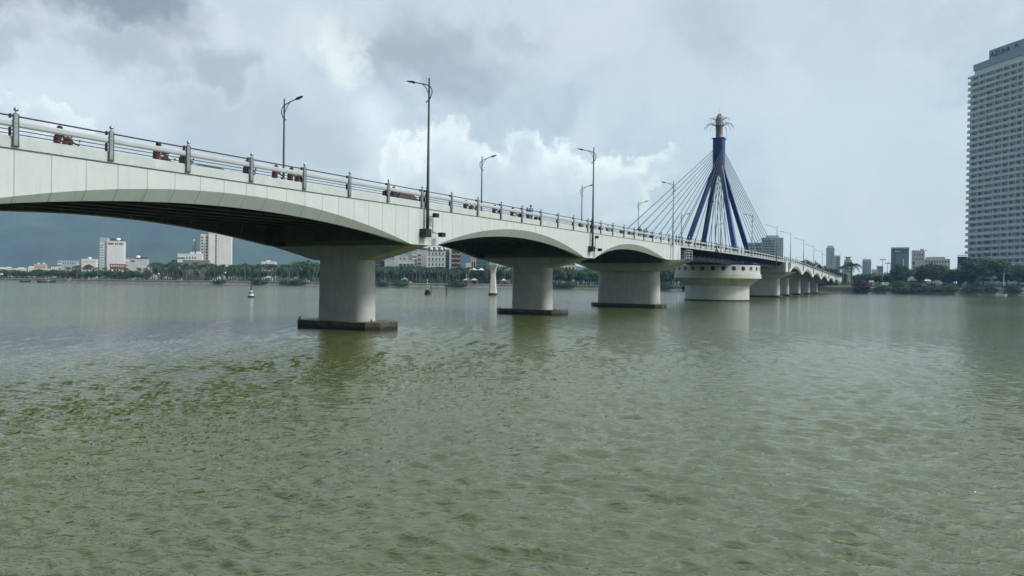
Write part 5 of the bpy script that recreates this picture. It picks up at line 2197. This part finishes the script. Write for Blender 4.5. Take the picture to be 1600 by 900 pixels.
# riding pose, x forward: pelvis, chest, neck, arms to the bars, legs on the footboard
RJ = [(-.18, 0, .84), (-.14, 0, 1.05), (-.08, 0, 1.27), (-.04, 0, 1.40), (-.03, 0, 1.47),
      (-.07, .19, 1.34), (.10, .27, 1.12), (.36, .27, 1.07), (-.07, -.19, 1.34), (.10, -.27, 1.12), (.36, -.27, 1.07),
      (-.12, .12, .80), (.22, .17, .78), (.26, .15, .38), (.38, .15, .33), (-.12, -.12, .80), (.22, -.17, .78), (.26, -.15, .38), (.38, -.15, .33)]
RE = [(0, 1), (1, 2), (2, 3), (3, 4), (2, 5), (5, 6), (6, 7), (2, 8), (8, 9), (9, 10), (0, 11), (11, 12), (12, 13), (13, 14), (0, 15), (15, 16), (16, 17), (17, 18)]
RR = [.15, .15, .17, .07, .06, .075, .055, .042, .075, .055, .042, .10, .085, .06, .05, .10, .085, .06, .05]
RIDER_ME = skin_body('body', RJ, RE, RR, M_REDC)
SJ = [(0, 0, .94), (0, 0, 1.15), (.01, 0, 1.34), (.01, 0, 1.46), (.02, 0, 1.52), (0, .19, 1.40), (.02, .25, 1.14), (.08, .25, .92), (0, -.19, 1.40), (.02, -.25, 1.14), (.08, -.25, .92),
      (0, .10, .88), (.02, .11, .50), (-.02, .11, .08), (.12, .12, .03), (0, -.10, .88), (-.02, -.11, .50), (-.1, -.11, .08), (.04, -.12, .03)]
STAND_ME = skin_body('body', SJ, RE, [.14, .135, .165, .065, .06, .07, .05, .04, .07, .05, .04, .105, .075, .05, .045, .105, .075, .05, .045], M_BLUEG)
M_CLOTHB = pm('blue_cloth', (.16, .27, .46), .85, .2, 6.0)
M_CLOTHD = pm('dark_cloth', (.02, .022, .03), .85, .2, 6.0)
M_CLOTHN = pm('navy_cloth', (.03, .035, .12), .85, .2, 6.0)
M_CLOTHT = pm('brown_cloth', (.13, .055, .035), .85, .25, 6.0)
M_CLOTHG = pm('grey_cloth', (.13, .14, .15), .85, .2, 6.0)


def helmet_mesh(mat):
    m = MB()
    m.lathe([(.118, -.03), (.128, .0), (.125, .06), (.10, .115), (.06, .142), (.012, .15)], 14, mat)
    m.box(.09, .17, -.07, .07, -.01, .008, mat)
    o = m.build('helmet', smooth=True)
    C.objects.unlink(o)
    return o.data


HELM = {n: helmet_mesh(mt) for n, mt in (('black', M_BLACK), ('white', M_WHITE), ('red', M_RED))}


def recol(me, mat):
    c = me.copy()
    c.materials.clear()
    c.materials.append(mat)
    return c


CLOTH = {}


def figure(name_pose, loc, rz, cloth, label, hat=None, s=1.0, group=None):
    root = thing('person', label, 'person', loc, rz, group)
    root.scale = (s, s, s)
    base = RIDER_ME if name_pose == 'ride' else STAND_ME
    key = (name_pose, cloth.name)
    if key not in CLOTH:
        CLOTH[key] = recol(base, cloth)
    link(bpy.data.objects.new('body', CLOTH[key]), root)
    h = link(bpy.data.objects.new('head', HEAD_ME), root)
    h.location = (-.01, 0, 1.57) if name_pose == 'ride' else (.03, 0, 1.63)
    if hat:
        e = link(bpy.data.objects.new('helmet', HELM[hat]), h)
        e.location = (0, 0, .02)
    else:
        m = MB()
        m.lathe([(.095, -.02), (.10, .04), (.085, .10), (.05, .132), (.01, .138)], 12, M_HAIR, (-.012, 0, 0))
        hr = m.build('hair', h, smooth=True)
    return root


def make_motorbike(paint):
    root = thing('motorbike', '-', 'motorbike', (0, 0, 0), 0)
    m = MB()
    prof = [[(-.72, w * .7, .62) for w in (-.09, .09)] + [(-.72, w * .7, .80) for w in (.09, -.09)]]
    m = MB()
    rings = []
    for x, z0, z1, hw in ((-.80, .66, .78, .05), (-.62, .46, .80, .12), (-.30, .38, .78, .15), (.0, .34, .52, .15), (.25, .30, .42, .15), (.38, .34, .62, .13), (.46, .50, .98, .14), (.52, .62, 1.02, .10)):
        rings.append([(x, -hw, z0), (x, hw, z0), (x, hw, z1 - .04), (x, hw * .6, z1), (x, -hw * .6, z1), (x, -hw, z1 - .04)])
    m.loft(rings, paint)
    m.build('body', root)
    m = MB()
    m.loft([[(x, -w, z), (x, w, z), (x, w * .8, z + t), (x, -w * .8, z + t)] for x, z, w, t in ((-.74, .795, .09, .06), (-.45, .785, .13, .08), (-.05, .74, .12, .08), (.03, .70, .08, .05))], M_RUBBER)
    m.build('seat', root)
    m = MB()
    m.tube([(.34, -.32, 1.06), (.42, -.16, 1.07), (.45, 0, 1.02), (.42, .16, 1.07), (.34, .32, 1.06)], .02, M_BLACK, 6)
    m.tube([(.45, 0, 1.02), (.55, 0, .62), (.64, 0, .29)], .035, M_BLACK, 6)
    hb = m.build('handlebar', root)
    for s in (-1, 1):
        q = MB()
        q.tube([(.38, s * .24, 1.07), (.36, s * .30, 1.24)], .008, M_BLACK, 5)
        q.box(.35, .37, s * .30 - .06, s * .30 + .06, 1.22, 1.30, M_BLACK)
        q.build('mirror', hb)
    q = MB()
    q.lathe([(.07, 0), (.075, .03), (.05, .06)], 10, M_GLASSL)
    q.v = [(.52 + p[2], p[0], .86 + p[1]) for p in q.v]
    q.build('headlight', root)
    for x in (-.58, .64):
        q = MB()
        pts = [(x + .235 * math.cos(a * math.pi / 8), 0, .28 + .235 * math.sin(a * math.pi / 8)) for a in range(17)]
        q.tube(pts, .048, M_RUBBER, 6, cap=False)
        wl = q.build('wheel', root)
        q = MB()
        q.lathe([(.20, -.03), (.20, .03)], 12, M_LAMPL)
        q.v = [(x + p[0], p[2], .28 + p[1]) for p in q.v]
        q.build('rim', wl)
    return root


bike0 = None


def face_t(u, w):
    """where the sight line at column u crosses the line w metres in from the near face"""
    r = ray(u, 330)
    ox, oy = X0 - w * math.cos(HD), Y0 + w * math.sin(HD)
    dx, dy = math.sin(HD), math.cos(HD)
    det = r.x * (-dy) + r.y * dx
    kk = (ox * (-dy) + oy * dx) / det
    return (kk * r.x - ox) * dx + (kk * r.y - oy) * dy


riders = [
    (93, 3.2, M_REDC, 'black', 'over the first gap from the left'), (106, 3.9, M_CLOTHT, 'white', 'in white helmet over the first gap from the left'),
    (247, 3.2, M_REDC, 'black', 'halfway over the second gap from the left'), (258, 4.6, M_CLOTHT, None, 'bareheaded, close behind over the second gap from the left'),
    (287, 3.6, M_REDC, 'black', 'hidden behind the third railing post'), (386, 3.4, M_CLOTHN, 'black', 'beside the fourth railing post'),
    (431, 3.3, M_REDC, 'red', 'just left of the far lamp foot above the first arch'), (455, 3.2, M_REDC, 'black', 'left of the fifth railing post'), (466, 3.9, M_CLOTHT, 'black', 'right behind the fifth railing post'),
    (602, 3.6, M_CLOTHT, None, 'behind the seventh railing post, left of the dark red car'),
    (728, 3.4, M_REDC, 'black', 'right of the tall lamp with floodlights'), (737, 3.8, M_CLOTHT, None, 'second to the right of the tall lamp with floodlights'),
    (773, 3.4, M_REDC, 'black', 'between the far lamp and the two walkers'), (801, 3.3, M_REDC, 'red', 'first left of the two walkers'), (812, 3.9, M_CLOTHT, 'black', 'directly below the two walkers, left one'),
    (826, 3.3, M_REDC, 'black', 'directly below the two walkers, right one'), (838, 4.0, M_REDC, None, 'just right of the two walkers'),
    (907, 3.4, M_CLOTHT, 'white', 'left of the second near lamp'), (927, 3.4, M_REDC, 'black', 'right of the second near lamp'), (938, 3.8, M_REDC, 'black', 'second to the right of the second near lamp'), (950, 3.3, M_CLOTHG, 'black', 'in grey, third to the right of the second near lamp'),
    (971, 3.4, M_REDC, 'black', 'left of the far lamp among the lowest cables'), (984, 3.6, M_REDC, None, 'below the lowest cables'), (1008, 3.4, M_CLOTHT, 'black', 'below the pair of walkers by the cables'), (1018, 3.4, M_REDC, 'black', 'right of the pair of walkers by the cables'),
    (1078, 3.6, M_CLOTHD, 'black', 'in front of the leftmost pylon leg'), (1091, 3.6, M_CLOTHT, 'black', 'in front of the second pylon leg'), (1136, 3.6, M_CLOTHD, 'black', 'right of the yellow signal board'), (1150, 3.6, M_CLOTHG, None, 'in front of the third pylon leg'),
    (1166, 3.6, M_CLOTHD, 'black', 'at the foot of the rightmost pylon leg'),
]
ROADZ = -.355
cname = {M_REDC: 'maroon', M_CLOTHT: 'brown', M_CLOTHN: 'navy', M_CLOTHG: 'grey', M_CLOTHD: 'dark'}
M_BIKEB = pm('black_paint', (.02, .02, .025), .3, .2, 6.0)
for i, (u, w, cl, hat, where) in enumerate(riders):
    t = face_t(u, w)
    P_ = B(t, w, zp(t) + ROADZ)
    lab = 'motorbike under %s rider %s' % (cname[cl], where.replace('in grey, ', '').replace('bareheaded, ', '').replace('in white helmet ', ''))
    if bike0 is None:
        bike0 = make_motorbike(M_RED)
        bike0.location = P_
        bike0.rotation_euler = (0, 0, BROT)
        bike0['label'] = lab
        bike0['group'] = 'motorbikes crossing the bridge'
    else:
        dup(bike0, P_, BROT, None, lab, 'motorbikes crossing the bridge', {M_RED: M_BIKEB} if cl in (M_CLOTHG, M_CLOTHD, M_CLOTHN) else None)
    figure('ride', P_, BROT, cl, 'rider in %s %s' % (cname[cl], where.replace('in grey, ', '')), hat, rt.uniform(.97, 1.06), 'riders crossing the bridge')
for u, w, cl, s, rz, lab in ((829.5, 1.1, M_CLOTHB, 1.02, 1.2, 'person in light blue shirt walking behind the rail over the second arch'), (824.2, 1.25, M_CLOTHD, .86, 1.4, 'shorter person in black beside the walker in light blue'),
                             (1000.2, 1.0, M_CLOTHG, 1.02, .3, 'left one of two walkers standing up behind the rail below the cables'), (1010, 1.1, M_BEIGE, 1.0, .2, 'right one of two walkers behind the rail below the cables, in a pale shirt')):
    t = face_t(u, w)
    figure('stand', B(t, w, zp(t) - .21), BROT + rz, cl, lab, None, s)


def make_car(paint, label, loc, rz, cat='car'):
    root = thing('parked_car' if cat == 'parked' else 'car', label, 'car', loc, rz)
    m = MB()
    rings = []
    for x, z0, z1, hw in ((-2.15, .45, .85, .70), (-2.05, .32, .95, .80), (-1.2, .28, .98, .86), (.6, .28, .96, .86), (1.5, .30, .88, .84), (2.05, .34, .76, .78), (2.18, .42, .66, .66)):
        rings.append([(x, -hw * .9, z0), (x, hw * .9, z0), (x, hw, (z0 + z1) / 2), (x, hw * .94, z1), (x, -hw * .94, z1), (x, -hw, (z0 + z1) / 2)])
    m.loft(rings, paint)
    body = m.build('body', root)
    m = MB()
    lo = [(-1.75, .74), (1.05, .74)]
    cab = [[(-1.80, -.78, .95), (1.05, -.78, .95), (1.05, .78, .95), (-1.80, .78, .95)], [(-1.35, -.66, 1.44), (.25, -.66, 1.44), (.25, .66, 1.44), (-1.35, .66, 1.44)], [(-1.25, -.55, 1.50), (.12, -.55, 1.50), (.12, .55, 1.50), (-1.25, .55, 1.50)]]
    m.loft(cab, paint)
    m.build('cabin', root)
    for s in (-1, 1):
        for x0, x1, x2, x3 in ((-1.45, -.42, -.45, -1.18), (-.34, .80, .18, -.36)):
            q = MB()
            y0, y1 = s * .775, s * .672
            q.loft([[(x0, y0, 1.0), (x1, y0, 1.0), (x2, y1, 1.40), (x3, y1, 1.40)], [(x0, y0 + s * .02, 1.0), (x1, y0 + s * .02, 1.0), (x2, y1 + s * .02, 1.40), (x3, y1 + s * .02, 1.40)]], M_GLASS)
            q.build('window', root)
    q = MB()
    q.loft([[(1.02, -.68, 1.0), (1.02, .68, 1.0), (.30, .58, 1.42), (.30, -.58, 1.42)], [(1.05, -.68, 1.01), (1.05, .68, 1.01), (.33, .58, 1.43), (.33, -.58, 1.43)]], M_GLASS)
    q.build('windscreen', root)
    for s in (-1, 1):
        q = MB()
        q.box(2.06, 2.17, s * .55 - .13, s * .55 + .13, .58, .70, M_GLASSL)
        q.build('headlight', root)
        for x in (-1.35, 1.35):
            q = MB()
            q.lathe([(.20, -.11), (.31, -.11), (.32, 0), (.31, .11), (.20, .11)], 16, M_RUBBER)
            q.v = [(x + p[0], s * .76 + p[2], .31 + p[1]) for p in q.v]
            wl = q.build('wheel', root)
            q = MB()
            q.lathe([(.19, -.115), (.19, .115)], 12, M_LAMPL)
            q.v = [(x + p[0], s * .76 + p[2], .31 + p[1]) for p in q.v]
            q.build('rim', wl)
    return root


M_CARR = pm('car_maroon', (.13, .028, .035), .3, .15, 2.0)
M_CARW = pm('car_white', (.62, .64, .65), .3, .05, 2.0)
M_CARG = pm('car_grey', (.10, .12, .12), .3, .1, 2.0)
t = face_t(632, 4.2)
c0 = make_car(M_CARR, 'dark red car behind the rail left of the tall lamp with floodlights', B(t, 4.2, zp(t) + ROADZ), BROT)
t = face_t(331, 6.4)
dup(c0, B(t, 6.4, zp(t) + ROADZ), BROT, None, 'grey green car low behind the rail right of the third railing post', None, {M_CARR: M_CARG})
t = face_t(615, 3.2)
figure('ride', B(t, 3.2, zp(t) + ROADZ), BROT, M_CLOTHN, 'rider in navy over the gap right of the seventh railing post', 'black', 1.0, 'riders crossing the bridge')
dup(bike0, B(t, 3.2, zp(t) + ROADZ), BROT, None, 'motorbike under the rider in navy right of the seventh railing post', 'motorbikes crossing the bridge')
# parked cars on the banks
for u, Y, mt, rz, lab in ((1385.5, 366, M_CARW, 0, 'white car parked on the right bank beside the tall green bush'), (1441, 374, M_CARW, .1, 'white car partly hidden below the spreading tree, left one'), (1464, 372, M_RED, .2, 'red car under the spreading tree'),
                          (1473, 376, M_CARG, 0, 'grey car right of the red car under the spreading tree'), (1450, 382, M_CARG, 0, 'grey car between the white car and the red car'),
                          (600, 421, M_CARW, 0, 'white car behind the palms right of the first pier'), (640, 423, M_CARW, .1, 'white car behind the palms left of the striped mast buoy'), (478, 421, M_CARW, 0, 'white car behind the palms left of the first pier'), (790, 422, M_CARG, 0, 'grey car behind the palms left of the second pier')):
    x = ux(u, Y)
    zz = bank_z(x) + (.12 if Y > 400 else .95)
    dup(c0, (x, Y, zz), rz, 1.25 if u == 1385.5 else 1.0, lab, None, {M_CARR: mt})

# ------------------------------------------------------------------ small things on the right bank
def pole_light(label, u, yb, yt, Y, n=3):
    p, q = at(u, yb, Y), at(u, yt, Y)
    z0 = bank_z(p.x)
    r = thing('floodlight_pole', label, 'light pole', (p.x, Y, z0))
    hh = q.z - z0
    MB().tube([(0, 0, -.5), (0, 0, hh)], [.16, .09], M_LAMPL, 7).build('pole', r)
    MB().tube([(-1.2, 0, hh - .4), (1.2, 0, hh - .4)], .06, M_LAMPL, 5).build('crossbar', r)
    for i in range(n):
        x = -1.1 + 2.2 * i / (n - 1)
        MB().box(x - .28, x + .28, -.25, .1, hh - .35, hh + .05, M_BLACK).build('floodlight', r)
    return r


pole_light('tall thin floodlight pole on the right bank above the white car', 1378.5, 445, 405, 372)
pole_light('shorter floodlight pole right of the tall one, left of the dark rounded tree', 1386.5, 430, 411, 430, 3)
pole_light('floodlight pole touching the left edge of the blue glass office block', 1391, 430, 410, 436, 2)
# white post
p = at(1568, 441, 372)
r = thing('lamp_post', 'short white lamp post among the trees right of the banyan', 'lamp post', (p.x, 372, bank_z(p.x) + 1))
hh = at(1568, 427, 372).z - bank_z(p.x) - 1
MB().tube([(0, 0, -.5), (0, 0, hh - .9)], [.30, .24], M_WHITE, 8).build('pole', r)
MB().lathe([(.1, 0), (.34, .25), (.36, .55), (.2, .85)], 10, M_WHITE, (0, 0, hh - .9)).build('lantern', r)
# banner: red and white hoarding
p = at(1356.5, 441.5, 376)
bn = thing('banner', 'red and white hoarding above the purple flowering bush', 'banner', (p.x, 376, p.z))
wd, hb_ = 18 * 376 / F, 3.6 * 376 / F
MB().box(-wd / 2, wd / 2, 0, .12, 0, hb_, M_RED).build('red_panel', bn)
MB().box(wd * .06, wd / 2 - .05, -.05, -.004, .12, hb_ - .1, M_WHITE).build('white_panel', bn)
MB().box(-wd * .46, -wd * .36, -.05, -.004, .2, hb_ - .2, M_WHITE).build('white_mark', bn)
MB().box(-wd * .33, -wd * .26, -.05, -.004, .2, hb_ * .7, M_WHITE).build('white_mark', bn)
for x in (-.45, 0, .45):
    MB().tube([(x * wd, .2, -p.z + 2), (x * wd, .2, hb_)], .08, M_LAMP, 6).build('post', bn)
# triangular tent and stall roofs
p = at(1423.5, 438, 388)
tn = thing('tent', 'white triangular tent standing over the dull purple bush', 'tent', (p.x, 388, bank_z(p.x) + 1))
hb_ = at(1424, 431.5, 388).z - bank_z(p.x) - 1
m = MB()
m.loft([[(-2.2, -2.2, hb_ - 2.4), (2.2, -2.2, hb_ - 2.4), (2.2, 2.2, hb_ - 2.4), (-2.2, 2.2, hb_ - 2.4)], [(.3, -.1, hb_), (.5, -.1, hb_), (.5, .1, hb_), (.3, .1, hb_)]], M_WHITE)
m.build('canopy', tn)
for sx in (-1, 1):
    for sy in (-1, 1):
        MB().tube([(sx * 2.1, sy * 2.1, -.5), (sx * 2.1, sy * 2.1, hb_ - 2.4)], .08, M_LAMPL, 5).build('leg', tn)
for u, yt, Y, w, lab in ((1440, 436.8, 396, 26, 'long pale stall roof right of the white tent'), (1485, 435.5, 396, 18, 'grey stall roof behind the undergrowth right of the red car'), (1512, 434, 398, 12, 'small white stall left of the banyan trunk')):
    p = at(u, yt, Y)
    z0 = bank_z(p.x) + .9
    r = thing('stall', lab, 'stall', (p.x, Y, z0))
    wd, hh = w * Y / F, p.z - z0
    m = MB()
    m.loft([[(-wd / 2, -2.5, hh - .7), (wd / 2, -2.5, hh - .7), (wd / 2, 2.5, hh - .7), (-wd / 2, 2.5, hh - .7)], [(-wd / 2 + .5, -.2, hh), (wd / 2 - .5, -.2, hh), (wd / 2 - .5, .2, hh), (-wd / 2 + .5, .2, hh)]], M_WHITE if u != 1485 else M_GREYW)
    m.build('roof', r)
    for sx in (-1, -.33, .33, 1):
        MB().tube([(sx * wd * .46, -2.2, -1), (sx * wd * .46, -2.2, hh - .7)], .09, M_LAMPL, 5).build('post', r)
    MB().box(-wd * .46, wd * .46, 1.8, 2.0, -1, hh - .8, M_GREYW).build('back_wall', r)
    MB().box(-wd * .4, wd * .4, -.4, .4, -1, .9, M_WHITE2).build('counter', r)
# thin light poles of the left promenade
for u, yt, lab in ((248, 428, 'white globe lamp among the left palms right of the barge'), (352, 426, 'pale globe lamp among the palms above the blue boat')):
    p = at(u, yt, 416)
    r = thing('globe_lamp', lab, 'lamp post', (p.x, 416, bank_z(p.x)))
    hh = p.z - bank_z(p.x)
    MB().tube([(0, 0, -.3), (0, 0, hh - .5)], .09, M_LAMPL, 6).build('pole', r)
    MB().lathe([(.1, -.5), (.4, -.35), (.55, 0), (.4, .35), (.05, .52)], 12, M_WHITE, (0, 0, hh)).build('globe', r, smooth=True)

# ------------------------------------------------------------------ haze over the whole place
hz = MB()
hz.box(-3700, 2600, -300, 3450, -12, 380, M_WHITE)
h_ = hz.build('haze')
h_['kind'] = 'stuff'
hm = bpy.data.materials.new('haze_air')
hm.use_nodes = True
hm.node_tree.nodes.clear()
ho = hm.node_tree.nodes.new('ShaderNodeOutputMaterial')
pv = hm.node_tree.nodes.new('ShaderNodeVolumePrincipled')
pv.inputs['Color'].default_value = (.32, .62, 1.0, 1)
pv.inputs['Absorption Color'].default_value = (1, 1, 1, 1)
pv.inputs['Density'].default_value = .00022
pv.inputs['Anisotropy'].default_value = .0
hm.node_tree.links.new(pv.outputs[0], ho.inputs['Volume'])
h_.data.materials.clear()
h_.data.materials.append(hm)
